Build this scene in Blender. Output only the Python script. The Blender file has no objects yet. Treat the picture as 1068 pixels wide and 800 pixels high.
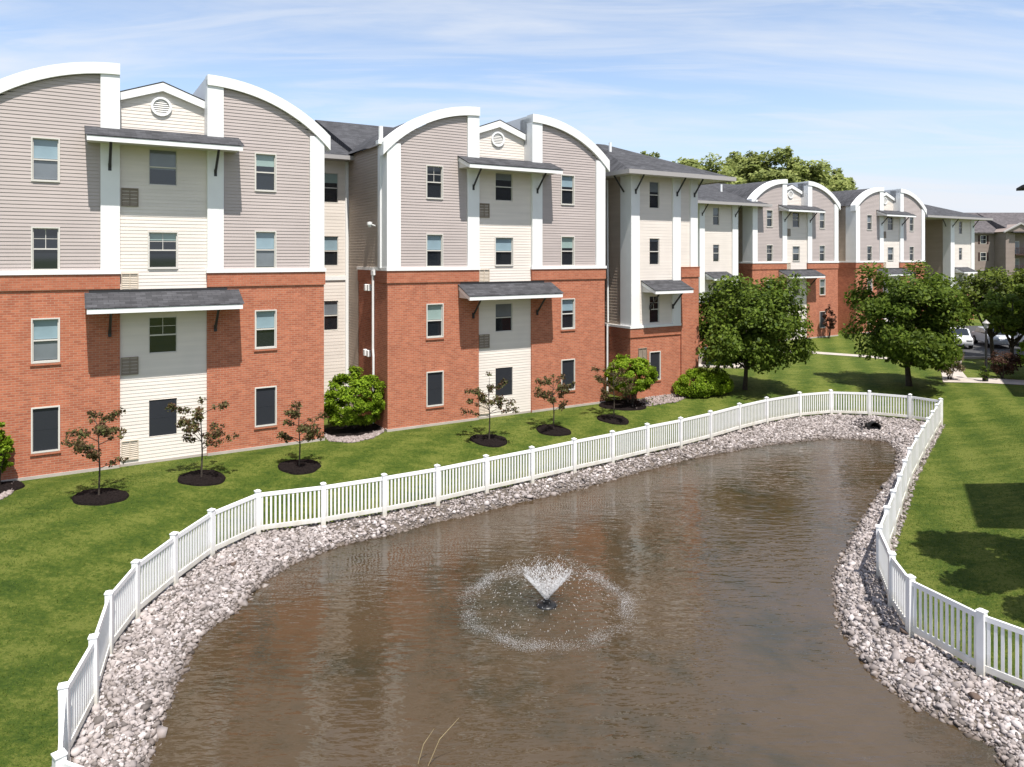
import bpy, bmesh, math, random
import numpy as np
from mathutils import Vector, Matrix
R = math.radians
sc = bpy.context.scene
COL = sc.collection
rnd = random.Random(7)

# ------------------------------------------------------------------ camera, sky, sun, exposure
CAM_H, FPX, CX, HY = 7.1, 760.0, 534.0, 267.0          # photo is 1068 x 800, level camera, lens shifted down
cam_d = bpy.data.cameras.new('camera'); cam = bpy.data.objects.new('camera', cam_d); COL.objects.link(cam)
cam.location = (0, 0, CAM_H); cam.rotation_euler = (R(90), 0, 0)
cam_d.sensor_width = 36; cam_d.sensor_fit = 'HORIZONTAL'; cam_d.lens = 36 * FPX / 1068
cam_d.shift_y = -(400 - HY) / 1068; cam_d.clip_end = 3000; cam_d.clip_start = 0.1
sc.camera = cam

SUN_EL = 65.0; SH = Vector((-0.42, 0.907))              # SH: direction in which shadows fall
world = bpy.data.worlds.new('World'); sc.world = world; world.use_nodes = True
wn = world.node_tree; wn.nodes.clear()
def WN(t, **k):
    n = wn.nodes.new(t)
    for a, b in k.items(): setattr(n, a, b)
    return n
wo = WN('ShaderNodeOutputWorld'); wb = WN('ShaderNodeBackground'); wb.inputs['Strength'].default_value = 0.11
sky = WN('ShaderNodeTexSky', sky_type='NISHITA'); sky.sun_disc = False
sky.sun_elevation = R(SUN_EL); sky.sun_rotation = math.atan2(-SH.x, -SH.y)
sky.altitude = 200; sky.air_density = 0.9; sky.dust_density = 0.25; sky.ozone_density = 1.5
geo = WN('ShaderNodeTexCoord'); sep = WN('ShaderNodeSeparateXYZ')
wn.links.new(geo.outputs['Generated'], sep.inputs[0])
# project the view direction on a flat cloud layer so streaks thin out towards the horizon
zc = WN('ShaderNodeMath', operation='MAXIMUM'); zc.inputs[1].default_value = 0.0
wn.links.new(sep.outputs['Z'], zc.inputs[0])
za = WN('ShaderNodeMath', operation='ADD'); za.inputs[1].default_value = 0.12
wn.links.new(zc.outputs[0], za.inputs[0])
dx = WN('ShaderNodeMath', operation='DIVIDE'); dy = WN('ShaderNodeMath', operation='DIVIDE')
wn.links.new(sep.outputs['X'], dx.inputs[0]); wn.links.new(za.outputs[0], dx.inputs[1])
wn.links.new(sep.outputs['Y'], dy.inputs[0]); wn.links.new(za.outputs[0], dy.inputs[1])
cmb = WN('ShaderNodeCombineXYZ'); wn.links.new(dx.outputs[0], cmb.inputs[0]); wn.links.new(dy.outputs[0], cmb.inputs[1])
def cloud(scale, rot, loc, detail, lo, hi, dist=0.6):
    mp = WN('ShaderNodeMapping'); mp.inputs['Scale'].default_value = scale; mp.inputs['Rotation'].default_value = (0, 0, R(rot)); mp.inputs['Location'].default_value = loc
    wn.links.new(cmb.outputs[0], mp.inputs[0])
    nz = WN('ShaderNodeTexNoise'); nz.inputs['Scale'].default_value = 1; nz.inputs['Detail'].default_value = detail
    nz.inputs['Roughness'].default_value = 0.58; nz.inputs['Distortion'].default_value = dist
    wn.links.new(mp.outputs[0], nz.inputs['Vector'])
    rp = WN('ShaderNodeMapRange', interpolation_type='SMOOTHSTEP'); rp.inputs['From Min'].default_value = lo; rp.inputs['From Max'].default_value = hi
    wn.links.new(nz.outputs['Fac'], rp.inputs['Value'])
    return rp.outputs['Result']
c1 = cloud((0.26, 0.62, 1), 14, (3.1, 1.7, 0), 7, 0.38, 0.66, 0.7)
c2 = cloud((0.7, 2.6, 1), 10, (7.7, 4.2, 0), 8, 0.40, 0.75, 1.4)
mx = WN('ShaderNodeMath', operation='MAXIMUM'); wn.links.new(c1, mx.inputs[0])
m2 = WN('ShaderNodeMath', operation='MULTIPLY'); m2.inputs[1].default_value = 0.55; wn.links.new(c2, m2.inputs[0]); wn.links.new(m2.outputs[0], mx.inputs[1])
m3 = WN('ShaderNodeMath', operation='MULTIPLY'); m3.inputs[1].default_value = 0.88; wn.links.new(mx.outputs[0], m3.inputs[0])
m4 = WN('ShaderNodeMath', operation='ADD'); m4.inputs[1].default_value = 0.16; wn.links.new(m3.outputs[0], m4.inputs[0])
mixc = WN('ShaderNodeMix', data_type='RGBA'); wn.links.new(m4.outputs[0], mixc.inputs['Factor'])
wn.links.new(sky.outputs[0], mixc.inputs[6]); mixc.inputs[7].default_value = (4.1, 4.3, 4.65, 1)
hz = WN('ShaderNodeMapRange', interpolation_type='SMOOTHSTEP'); hz.inputs['From Min'].default_value = 0.26; hz.inputs['From Max'].default_value = -0.02; hz.inputs['To Max'].default_value = 0.92
wn.links.new(sep.outputs['Z'], hz.inputs['Value'])
mixh = WN('ShaderNodeMix', data_type='RGBA'); wn.links.new(hz.outputs['Result'], mixh.inputs['Factor']); wn.links.new(sky.outputs[0], mixh.inputs[6]); mixh.inputs[7].default_value = (2.9, 3.45, 4.3, 1)
wn.links.new(mixh.outputs[2], mixc.inputs[6])
wn.links.new(mixc.outputs[2], wb.inputs['Color']); wn.links.new(wb.outputs[0], wo.inputs[0])

sun_d = bpy.data.lights.new('sun', 'SUN'); sun = bpy.data.objects.new('sun', sun_d); COL.objects.link(sun)
sun_d.energy = 3.95; sun_d.angle = R(0.55); sun_d.color = (1.0, 0.955, 0.89)
ce, se = math.cos(R(SUN_EL)), math.sin(R(SUN_EL))
sun.rotation_euler = Vector((SH.x * ce, SH.y * ce, -se)).to_track_quat('-Z', 'Y').to_euler()
sun.location = (10, -20, 60)
sc.view_settings.view_transform = 'Standard'; sc.view_settings.look = 'None'
sc.view_settings.gamma = 1; sc.view_settings.use_curve_mapping = False
sc.view_settings.exposure = 0.92
sc.render.engine = 'CYCLES'
sc.cycles.max_bounces = 6; sc.cycles.diffuse_bounces = 3; sc.cycles.glossy_bounces = 3; sc.cycles.transparent_max_bounces = 12
sc.cycles.use_denoising = True

# ------------------------------------------------------------------ materials
def mat(name): 
    m = bpy.data.materials.new(name); m.use_nodes = True
    return m, m.node_tree, m.node_tree.nodes['Principled BSDF']
def N(nt, t, **k):
    n = nt.nodes.new(t)
    for a, b in k.items(): setattr(n, a, b)
    return n
def plain(name, col, rough=0.6, noise=0.0, nscale=3.0, spec=0.4, metallic=0.0, bump=0.0, bscale=40):
    m, nt, b = mat(name); b.inputs['Roughness'].default_value = rough; b.inputs['Specular IOR Level'].default_value = spec
    b.inputs['Metallic'].default_value = metallic
    b.inputs['Base Color'].default_value = (*col, 1)
    tc = N(nt, 'ShaderNodeTexCoord')
    if noise:
        nz = N(nt, 'ShaderNodeTexNoise'); nz.inputs['Scale'].default_value = nscale; nz.inputs['Detail'].default_value = 6
        nt.links.new(tc.outputs['Object'], nz.inputs['Vector'])
        rp = N(nt, 'ShaderNodeValToRGB')
        rp.color_ramp.elements[0].position = 0.3; rp.color_ramp.elements[1].position = 0.7
        rp.color_ramp.elements[0].color = (*[c * (1 - noise) for c in col], 1); rp.color_ramp.elements[1].color = (*[min(1, c * (1 + noise)) for c in col], 1)
        nt.links.new(nz.outputs['Fac'], rp.inputs[0]); nt.links.new(rp.outputs[0], b.inputs['Base Color'])
    if bump:
        n2 = N(nt, 'ShaderNodeTexNoise'); n2.inputs['Scale'].default_value = bscale; n2.inputs['Detail'].default_value = 4
        nt.links.new(tc.outputs['Object'], n2.inputs['Vector'])
        bp = N(nt, 'ShaderNodeBump'); bp.inputs['Strength'].default_value = bump; bp.inputs['Distance'].default_value = 0.03
        nt.links.new(n2.outputs['Fac'], bp.inputs['Height']); nt.links.new(bp.outputs[0], b.inputs['Normal'])
    return m
def siding_mat(name, col):
    m, nt, b = mat(name); b.inputs['Roughness'].default_value = 0.55; b.inputs['Specular IOR Level'].default_value = 0.3
    tc = N(nt, 'ShaderNodeTexCoord')
    mp = N(nt, 'ShaderNodeMapping'); mp.inputs['Scale'].default_value = (0.35, 0.35, 6.67)
    nt.links.new(tc.outputs['Object'], mp.inputs[0])
    nz = N(nt, 'ShaderNodeTexNoise'); nz.inputs['Scale'].default_value = 1; nz.inputs['Detail'].default_value = 3
    nt.links.new(mp.outputs[0], nz.inputs['Vector'])
    n2 = N(nt, 'ShaderNodeTexNoise'); n2.inputs['Scale'].default_value = 0.6; n2.inputs['Detail'].default_value = 5
    nt.links.new(tc.outputs['Object'], n2.inputs['Vector'])
    ad = N(nt, 'ShaderNodeMath', operation='ADD'); nt.links.new(nz.outputs['Fac'], ad.inputs[0]); nt.links.new(n2.outputs['Fac'], ad.inputs[1])
    rp = N(nt, 'ShaderNodeMapRange'); rp.inputs['From Min'].default_value = 0.6; rp.inputs['From Max'].default_value = 1.4
    rp.inputs['To Min'].default_value = 0.88; rp.inputs['To Max'].default_value = 1.08
    nt.links.new(ad.outputs[0], rp.inputs['Value'])
    ml = N(nt, 'ShaderNodeMix', data_type='RGBA', blend_type='MULTIPLY'); ml.inputs['Factor'].default_value = 1
    ml.inputs[6].default_value = (*col, 1); nt.links.new(rp.outputs[0], ml.inputs[7]); nt.links.new(ml.outputs[2], b.inputs['Base Color'])
    return m
def brick_mat(name, c1, c2, mortar):
    m, nt, b = mat(name); b.inputs['Roughness'].default_value = 0.85; b.inputs['Specular IOR Level'].default_value = 0.2
    tc = N(nt, 'ShaderNodeTexCoord'); sp = N(nt, 'ShaderNodeSeparateXYZ'); nt.links.new(tc.outputs['Object'], sp.inputs[0])
    ad = N(nt, 'ShaderNodeMath', operation='ADD'); nt.links.new(sp.outputs['X'], ad.inputs[0]); nt.links.new(sp.outputs['Y'], ad.inputs[1])
    cb = N(nt, 'ShaderNodeCombineXYZ'); nt.links.new(ad.outputs[0], cb.inputs[0]); nt.links.new(sp.outputs['Z'], cb.inputs[1])
    br = N(nt, 'ShaderNodeTexBrick'); br.inputs['Scale'].default_value = 1; br.inputs['Brick Width'].default_value = 0.21
    br.inputs['Row Height'].default_value = 0.076; br.inputs['Mortar Size'].default_value = 0.007; br.inputs['Mortar Smooth'].default_value = 0.3
    br.inputs['Bias'].default_value = -0.1
    br.inputs['Color1'].default_value = (*c1, 1); br.inputs['Color2'].default_value = (*c2, 1); br.inputs['Mortar'].default_value = (*mortar, 1)
    nt.links.new(cb.outputs[0], br.inputs['Vector'])
    nz = N(nt, 'ShaderNodeTexNoise'); nz.inputs['Scale'].default_value = 2.2; nz.inputs['Detail'].default_value = 8; nz.inputs['Roughness'].default_value = 0.7
    nt.links.new(tc.outputs['Object'], nz.inputs['Vector'])
    rp = N(nt, 'ShaderNodeMapRange'); rp.inputs['From Min'].default_value = 0.3; rp.inputs['From Max'].default_value = 0.7
    rp.inputs['To Min'].default_value = 0.88; rp.inputs['To Max'].default_value = 1.11
    nt.links.new(nz.outputs['Fac'], rp.inputs['Value'])
    ml = N(nt, 'ShaderNodeMix', data_type='RGBA', blend_type='MULTIPLY'); ml.inputs['Factor'].default_value = 1
    nt.links.new(br.outputs['Color'], ml.inputs[6]); nt.links.new(rp.outputs[0], ml.inputs[7]); nt.links.new(ml.outputs[2], b.inputs['Base Color'])
    bp = N(nt, 'ShaderNodeBump'); bp.inputs['Strength'].default_value = 0.5; bp.inputs['Distance'].default_value = 0.006; bp.invert = True
    nt.links.new(br.outputs['Fac'], bp.inputs['Height']); nt.links.new(bp.outputs[0], b.inputs['Normal'])
    return m
def shingle_mat(name, col):
    m, nt, b = mat(name); b.inputs['Roughness'].default_value = 0.9; b.inputs['Specular IOR Level'].default_value = 0.2
    tc = N(nt, 'ShaderNodeTexCoord')
    br = N(nt, 'ShaderNodeTexBrick'); br.inputs['Scale'].default_value = 1; br.inputs['Brick Width'].default_value = 0.32; br.inputs['Row Height'].default_value = 0.14
    br.inputs['Mortar Size'].default_value = 0.006
    br.inputs['Color1'].default_value = (*[c * 0.75 for c in col], 1); br.inputs['Color2'].default_value = (*[c * 1.35 for c in col], 1); br.inputs['Mortar'].default_value = (*[c * 0.5 for c in col], 1)
    nt.links.new(tc.outputs['Object'], br.inputs['Vector'])
    nz = N(nt, 'ShaderNodeTexNoise'); nz.inputs['Scale'].default_value = 1.4; nz.inputs['Detail'].default_value = 9; nz.inputs['Roughness'].default_value = 0.75
    nt.links.new(tc.outputs['Object'], nz.inputs['Vector'])
    rp = N(nt, 'ShaderNodeMapRange'); rp.inputs['From Min'].default_value = 0.3; rp.inputs['From Max'].default_value = 0.7; rp.inputs['To Min'].default_value = 0.7; rp.inputs['To Max'].default_value = 1.3
    nt.links.new(nz.outputs['Fac'], rp.inputs['Value'])
    ml = N(nt, 'ShaderNodeMix', data_type='RGBA', blend_type='MULTIPLY'); ml.inputs['Factor'].default_value = 1
    nt.links.new(br.outputs['Color'], ml.inputs[6]); nt.links.new(rp.outputs[0], ml.inputs[7]); nt.links.new(ml.outputs[2], b.inputs['Base Color'])
    return m
def island_mat(name, cols, rough=0.8, translucent=0.0, spec=0.12, nscale=0.0, patch=0.3):
    """colour picked per leaf / per stone, plus a soft patchiness"""
    m, nt, b = mat(name); b.inputs['Roughness'].default_value = rough; b.inputs['Specular IOR Level'].default_value = spec
    g = N(nt, 'ShaderNodeNewGeometry'); rp = N(nt, 'ShaderNodeValToRGB')
    e = rp.color_ramp.elements
    e[0].position = 0; e[0].color = (*cols[0], 1); e[1].position = 1; e[1].color = (*cols[-1], 1)
    for i, c in enumerate(cols[1:-1]):
        q = e.new((i + 1) / (len(cols) - 1)); q.color = (*c, 1)
    nt.links.new(g.outputs['Random Per Island'], rp.inputs[0])
    out = rp.outputs[0]
    if nscale:
        tc = N(nt, 'ShaderNodeTexCoord'); nz = N(nt, 'ShaderNodeTexNoise'); nz.inputs['Scale'].default_value = nscale; nz.inputs['Detail'].default_value = 3
        nt.links.new(tc.outputs['Object'], nz.inputs['Vector'])
        r2 = N(nt, 'ShaderNodeMapRange'); r2.inputs['From Min'].default_value = 0.3; r2.inputs['From Max'].default_value = 0.7; r2.inputs['To Min'].default_value = 1 - patch; r2.inputs['To Max'].default_value = 1 + patch
        nt.links.new(nz.outputs['Fac'], r2.inputs['Value'])
        ml = N(nt, 'ShaderNodeMix', data_type='RGBA', blend_type='MULTIPLY'); ml.inputs['Factor'].default_value = 1
        nt.links.new(out, ml.inputs[6]); nt.links.new(r2.outputs[0], ml.inputs[7]); out = ml.outputs[2]
    nt.links.new(out, b.inputs['Base Color'])
    if translucent:
        tr = N(nt, 'ShaderNodeBsdfTranslucent'); nt.links.new(out, tr.inputs['Color'])
        ms = N(nt, 'ShaderNodeMixShader'); ms.inputs[0].default_value = translucent
        nt.links.new(b.outputs[0], ms.inputs[1]); nt.links.new(tr.outputs[0], ms.inputs[2])
        nt.links.new(ms.outputs[0], nt.nodes['Material Output'].inputs['Surface'])
    return m
M = {}
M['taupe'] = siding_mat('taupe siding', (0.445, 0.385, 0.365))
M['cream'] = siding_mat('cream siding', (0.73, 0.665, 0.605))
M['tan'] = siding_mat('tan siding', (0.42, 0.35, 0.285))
M['white'] = plain('white trim', (0.80, 0.80, 0.79), 0.45, 0.03, 1.5)
M['brick'] = brick_mat('red brick', (0.46, 0.155, 0.085), (0.33, 0.098, 0.055), (0.42, 0.27, 0.19))
M['ledge'] = brick_mat('brick ledge', (0.44, 0.155, 0.088), (0.36, 0.11, 0.06), (0.38, 0.22, 0.15))
M['shingle'] = shingle_mat('charcoal shingles', (0.056, 0.056, 0.061))
M['soffit'] = plain('soffit', (0.62, 0.60, 0.57), 0.6)
M['gutter'] = plain('grey gutter', (0.36, 0.34, 0.33), 0.45)
M['dark_metal'] = plain('dark bracket metal', (0.03, 0.03, 0.033), 0.4)
M['glass'] = plain('dark window glass', (0.012, 0.015, 0.019), 0.04, spec=0.9)
M['screen'] = plain('insect screen', (0.025, 0.027, 0.034), 0.35, spec=0.4)
M['blind_blue'] = plain('blue grey blind behind glass', (0.24, 0.33, 0.38), 0.08, 0.15, 1.2, spec=0.8)
M['blind_green'] = plain('green grey blind behind glass', (0.27, 0.36, 0.34), 0.08, 0.1, 1.2, spec=0.8)
M['blind_grey'] = plain('grey blind behind glass', (0.16, 0.18, 0.20), 0.08, 0.15, 1.2, spec=0.8)
M['frame'] = plain('vinyl window frame', (0.60, 0.575, 0.53), 0.4)
M['grille_tan'] = plain('tan grille', (0.26, 0.21, 0.16), 0.6)
M['grille_cream'] = plain('cream grille', (0.55, 0.47, 0.38), 0.6)
M['concrete'] = plain('concrete', (0.42, 0.37, 0.33), 0.85, 0.12, 1.5, bump=0.2)
M['asphalt'] = plain('asphalt', (0.05, 0.05, 0.052), 0.9, 0.15, 2, bump=0.2)
M['fence'] = plain('white vinyl fence', (0.80, 0.80, 0.80), 0.35, 0.02, 2)
M['bark'] = plain('bark', (0.055, 0.042, 0.032), 0.9, 0.3, 8, bump=0.6)
M['mulch'] = plain('dark mulch', (0.011, 0.008, 0.0075), 0.95, 0.6, 22, spec=0.08, bump=1.0, bscale=30)
M['black'] = plain('black plastic', (0.012, 0.012, 0.013), 0.4)
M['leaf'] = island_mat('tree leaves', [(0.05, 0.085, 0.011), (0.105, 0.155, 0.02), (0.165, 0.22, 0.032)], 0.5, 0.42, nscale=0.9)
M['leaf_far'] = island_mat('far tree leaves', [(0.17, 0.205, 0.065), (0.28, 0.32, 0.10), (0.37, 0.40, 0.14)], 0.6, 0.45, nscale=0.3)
M['leaf_yellow'] = island_mat('yellowish leaves', [(0.06, 0.085, 0.012), (0.10, 0.135, 0.018), (0.14, 0.17, 0.025)], 0.5, 0.30, nscale=0.9)
M['leaf_bush'] = island_mat('bright shrub leaves', [(0.10, 0.175, 0.010), (0.18, 0.275, 0.016), (0.26, 0.35, 0.03)], 0.5, 0.42, nscale=2.5)
M['leaf_hedge'] = island_mat('hedge leaves', [(0.12, 0.17, 0.012), (0.22, 0.28, 0.018), (0.30, 0.35, 0.03)], 0.5, 0.42, nscale=3)
M['leaf_red'] = island_mat('reddish brown leaves', [(0.09, 0.042, 0.026), (0.12, 0.075, 0.04), (0.12, 0.115, 0.045), (0.085, 0.10, 0.03)], 0.6, 0.3, nscale=2)
M['leaf_burgundy'] = island_mat('burgundy leaves', [(0.05, 0.022, 0.018), (0.08, 0.038, 0.026), (0.09, 0.055, 0.032)], 0.6, 0.3, nscale=2)
M['leaf_pale'] = island_mat('pale shrub leaves', [(0.10, 0.12, 0.04), (0.26, 0.20, 0.13), (0.34, 0.25, 0.18)], 0.6, 0.3, nscale=2)
M['stone'] = island_mat('riprap stones', [(0.10, 0.088, 0.082), (0.27, 0.235, 0.22), (0.38, 0.335, 0.32), (0.25, 0.22, 0.212), (0.52, 0.475, 0.46)], 0.9, nscale=1.0, patch=0.18)
M['blade'] = island_mat('grass blades', [(0.036, 0.068, 0.008), (0.08, 0.125, 0.013), (0.155, 0.185, 0.04)], 0.7, 0.3, nscale=.8)
M['boulder'] = plain('brown boulder', (0.10, 0.07, 0.055), 0.9, 0.3, 9)
M['pebble'] = island_mat('pale pebbles', [(0.18, 0.145, 0.135), (0.27, 0.22, 0.205), (0.34, 0.29, 0.275)], 0.9)
M['bank'] = plain('bank soil', (0.11, 0.09, 0.075), 0.95, 0.4, 4, bump=0.6)
M['droplet'] = plain('white water droplets', (0.72, 0.72, 0.73), 0.3, spec=0.5)
_nt = M['droplet'].node_tree; _t = N(_nt, 'ShaderNodeBsdfTransparent'); _m = N(_nt, 'ShaderNodeMixShader'); _m.inputs[0].default_value = 0.45
_nt.links.new(_nt.nodes['Principled BSDF'].outputs[0], _m.inputs[2]); _nt.links.new(_t.outputs[0], _m.inputs[1]); _nt.links.new(_m.outputs[0], _nt.nodes['Material Output'].inputs['Surface'])
M['straw'] = plain('dry reed', (0.34, 0.27, 0.15), 0.8)
M['car_white'] = plain('white car paint', (0.72, 0.73, 0.75), 0.18, spec=0.7)
M['car_silver'] = plain('silver car paint', (0.42, 0.44, 0.47), 0.25, spec=0.7)
M['rubber'] = plain('tyre rubber', (0.015, 0.015, 0.015), 0.8)
M['rim'] = plain('wheel rim', (0.35, 0.35, 0.36), 0.3, metallic=0.7)
M['taillight'] = plain('red lamp lens', (0.25, 0.01, 0.01), 0.2)
M['headlight'] = plain('clear lamp lens', (0.6, 0.6, 0.6), 0.1)
M['green_metal'] = plain('dark green metal', (0.018, 0.042, 0.036), 0.5, 0.1, 2)
M['brown_siding'] = siding_mat('brown grey siding', (0.27, 0.215, 0.19))
M['brown_dark'] = plain('dark brown balcony', (0.05, 0.025, 0.022), 0.7)
M['roof_brown'] = shingle_mat('grey brown shingles', (0.095, 0.085, 0.088))

def band(m, z0, z1, tint, amount):
    """stain with its own height on an object (wet foot of the stones, soil splash on the fence)"""
    nt = m.node_tree; b = nt.nodes['Principled BSDF']; src = b.inputs['Base Color'].links[0].from_socket
    tc = N(nt, 'ShaderNodeTexCoord'); sp = N(nt, 'ShaderNodeSeparateXYZ'); nt.links.new(tc.outputs['Object'], sp.inputs[0])
    nz = N(nt, 'ShaderNodeTexNoise'); nz.inputs['Scale'].default_value = 3.0; nz.inputs['Detail'].default_value = 5; nt.links.new(tc.outputs['Object'], nz.inputs['Vector'])
    of = N(nt, 'ShaderNodeMath', operation='MULTIPLY_ADD'); of.inputs[1].default_value = -(z1 - z0) * 1.2; nt.links.new(nz.outputs['Fac'], of.inputs[0]); nt.links.new(sp.outputs['Z'], of.inputs[2])
    mr = N(nt, 'ShaderNodeMapRange'); mr.inputs['From Min'].default_value = z1 - (z1 - z0) * .6; mr.inputs['From Max'].default_value = z0 - (z1 - z0) * .6
    mr.inputs['To Min'].default_value = 0; mr.inputs['To Max'].default_value = amount; nt.links.new(of.outputs[0], mr.inputs['Value'])
    mx = N(nt, 'ShaderNodeMix', data_type='RGBA', blend_type='MULTIPLY'); nt.links.new(mr.outputs[0], mx.inputs['Factor']); nt.links.new(src, mx.inputs[6]); mx.inputs[7].default_value = (*tint, 1)
    nt.links.new(mx.outputs[2], b.inputs['Base Color'])
band(M['stone'], -1.02, -.90, (.35, .31, .27), .9)
band(M['fence'], 0.02, 0.45, (.62, .58, .47), .8)
# lawn
m, nt, b = mat('lawn'); M['lawn'] = m
b.inputs['Roughness'].default_value = 0.9; b.inputs['Specular IOR Level'].default_value = 0.15
tc = N(nt, 'ShaderNodeTexCoord')
def lnoise(scale, detail, rough=0.6, mapscale=None, rot=0):
    src = tc.outputs['Object']
    if mapscale:
        mp = N(nt, 'ShaderNodeMapping'); mp.inputs['Scale'].default_value = mapscale; mp.inputs['Rotation'].default_value = (0, 0, R(rot)); nt.links.new(src, mp.inputs[0]); src = mp.outputs[0]
    nz = N(nt, 'ShaderNodeTexNoise'); nz.inputs['Scale'].default_value = scale; nz.inputs['Detail'].default_value = detail; nz.inputs['Roughness'].default_value = rough
    nt.links.new(src, nz.inputs['Vector']); return nz.outputs['Fac']
big = lnoise(0.35, 4); mid = lnoise(1.0, 5, 0.65, (0.7, 2.0, 1), -66); mid2 = lnoise(4.5, 4, 0.7, (1, 1, 1)); fine = lnoise(11, 5, 0.8); tiny = lnoise(48, 3, 0.7)
mp = N(nt, 'ShaderNodeMapping'); mp.inputs['Rotation'].default_value = (0, 0, R(-68)); nt.links.new(tc.outputs['Object'], mp.inputs[0])
wv = N(nt, 'ShaderNodeTexWave', wave_type='BANDS', bands_direction='Y', wave_profile='SIN'); wv.inputs['Scale'].default_value = 0.19; wv.inputs['Distortion'].default_value = 1.0
wv.inputs['Detail'].default_value = 2; wv.inputs['Detail Scale'].default_value = 0.4; nt.links.new(mp.outputs[0], wv.inputs['Vector'])
def mad(a, k, c):
    n = N(nt, 'ShaderNodeMath', operation='MULTIPLY_ADD'); nt.links.new(a, n.inputs[0]); n.inputs[1].default_value = k
    if isinstance(c, (int, float)): n.inputs[2].default_value = c
    else: nt.links.new(c, n.inputs[2])
    return n.outputs[0]
acc = mad(wv.outputs['Fac'], 0.14, 0.03); acc = mad(big, 0.34, acc); acc = mad(mid, 0.60, acc); acc = mad(fine, 0.85, acc); acc = mad(mid2, 0.5, acc); acc = mad(tiny, 0.6, acc); acc = mad(acc, 1.0, -0.655)
rp = N(nt, 'ShaderNodeValToRGB'); nt.links.new(acc, rp.inputs[0])
e = rp.color_ramp.elements
e[0].position = 0.50; e[0].color = (0.022, 0.046, 0.005, 1); e[1].position = 1.10; e[1].color = (0.145, 0.168, 0.032, 1)
q = e.new(0.72); q.color = (0.047, 0.083, 0.010, 1); q = e.new(0.90); q.color = (0.084, 0.117, 0.015, 1)
nt.links.new(rp.outputs[0], b.inputs['Base Color'])
ad = N(nt, 'ShaderNodeMath', operation='ADD'); nt.links.new(fine, ad.inputs[0]); nt.links.new(tiny, ad.inputs[1])
bp = N(nt, 'ShaderNodeBump'); bp.inputs['Strength'].default_value = 0.9; bp.inputs['Distance'].default_value = 0.06; nt.links.new(ad.outputs[0], bp.inputs['Height']); nt.links.new(bp.outputs[0], b.inputs['Normal'])

# pond water
m, nt, b = mat('pond water'); M['water'] = m
b.inputs['Roughness'].default_value = 0.015; b.inputs['IOR'].default_value = 1.33; b.inputs['Specular IOR Level'].default_value = 0.95
tc = N(nt, 'ShaderNodeTexCoord')
n1 = lnoise(0.32, 5, 0.6); n2 = lnoise(2.2, 4, 0.6)
mxn = mad(n2, 0.35, mad(n1, 0.9, 0.0))
rp = N(nt, 'ShaderNodeValToRGB'); nt.links.new(mxn, rp.inputs[0]); e = rp.color_ramp.elements
e[0].position = 0.45; e[0].color = (0.031, 0.026, 0.015, 1); e[1].position = 0.85; e[1].color = (0.066, 0.044, 0.025, 1)
q = e.new(0.62); q.color = (0.055, 0.037, 0.020, 1)
nt.links.new(rp.outputs[0], b.inputs['Base Color'])
w1 = lnoise(1.0, 2, 0.5, (1.3, 4.2, 1), 20); w2 = lnoise(1.0, 2, 0.5, (3.2, 9.0, 1), -10); w3 = lnoise(0.8, 3, 0.5)
patch = N(nt, 'ShaderNodeMapRange', interpolation_type='SMOOTHSTEP'); patch.inputs['From Min'].default_value = .38; patch.inputs['From Max'].default_value = .62; patch.inputs['To Min'].default_value = .7; patch.inputs['To Max'].default_value = 1.4
nt.links.new(lnoise(0.22, 2, 0.5, (1, 1.6, 1), 30), patch.inputs['Value'])
rip = N(nt, 'ShaderNodeMath', operation='MULTIPLY'); nt.links.new(mad(w2, 0.4, mad(w1, 0.8, 0.0)), rip.inputs[0]); nt.links.new(patch.outputs[0], rip.inputs[1])
hh = mad(w3, 0.4, rip.outputs[0])
bp = N(nt, 'ShaderNodeBump'); bp.inputs['Strength'].default_value = 0.55; bp.inputs['Distance'].default_value = 0.055; nt.links.new(hh, bp.inputs['Height']); nt.links.new(bp.outputs[0], b.inputs['Normal'])

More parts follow.
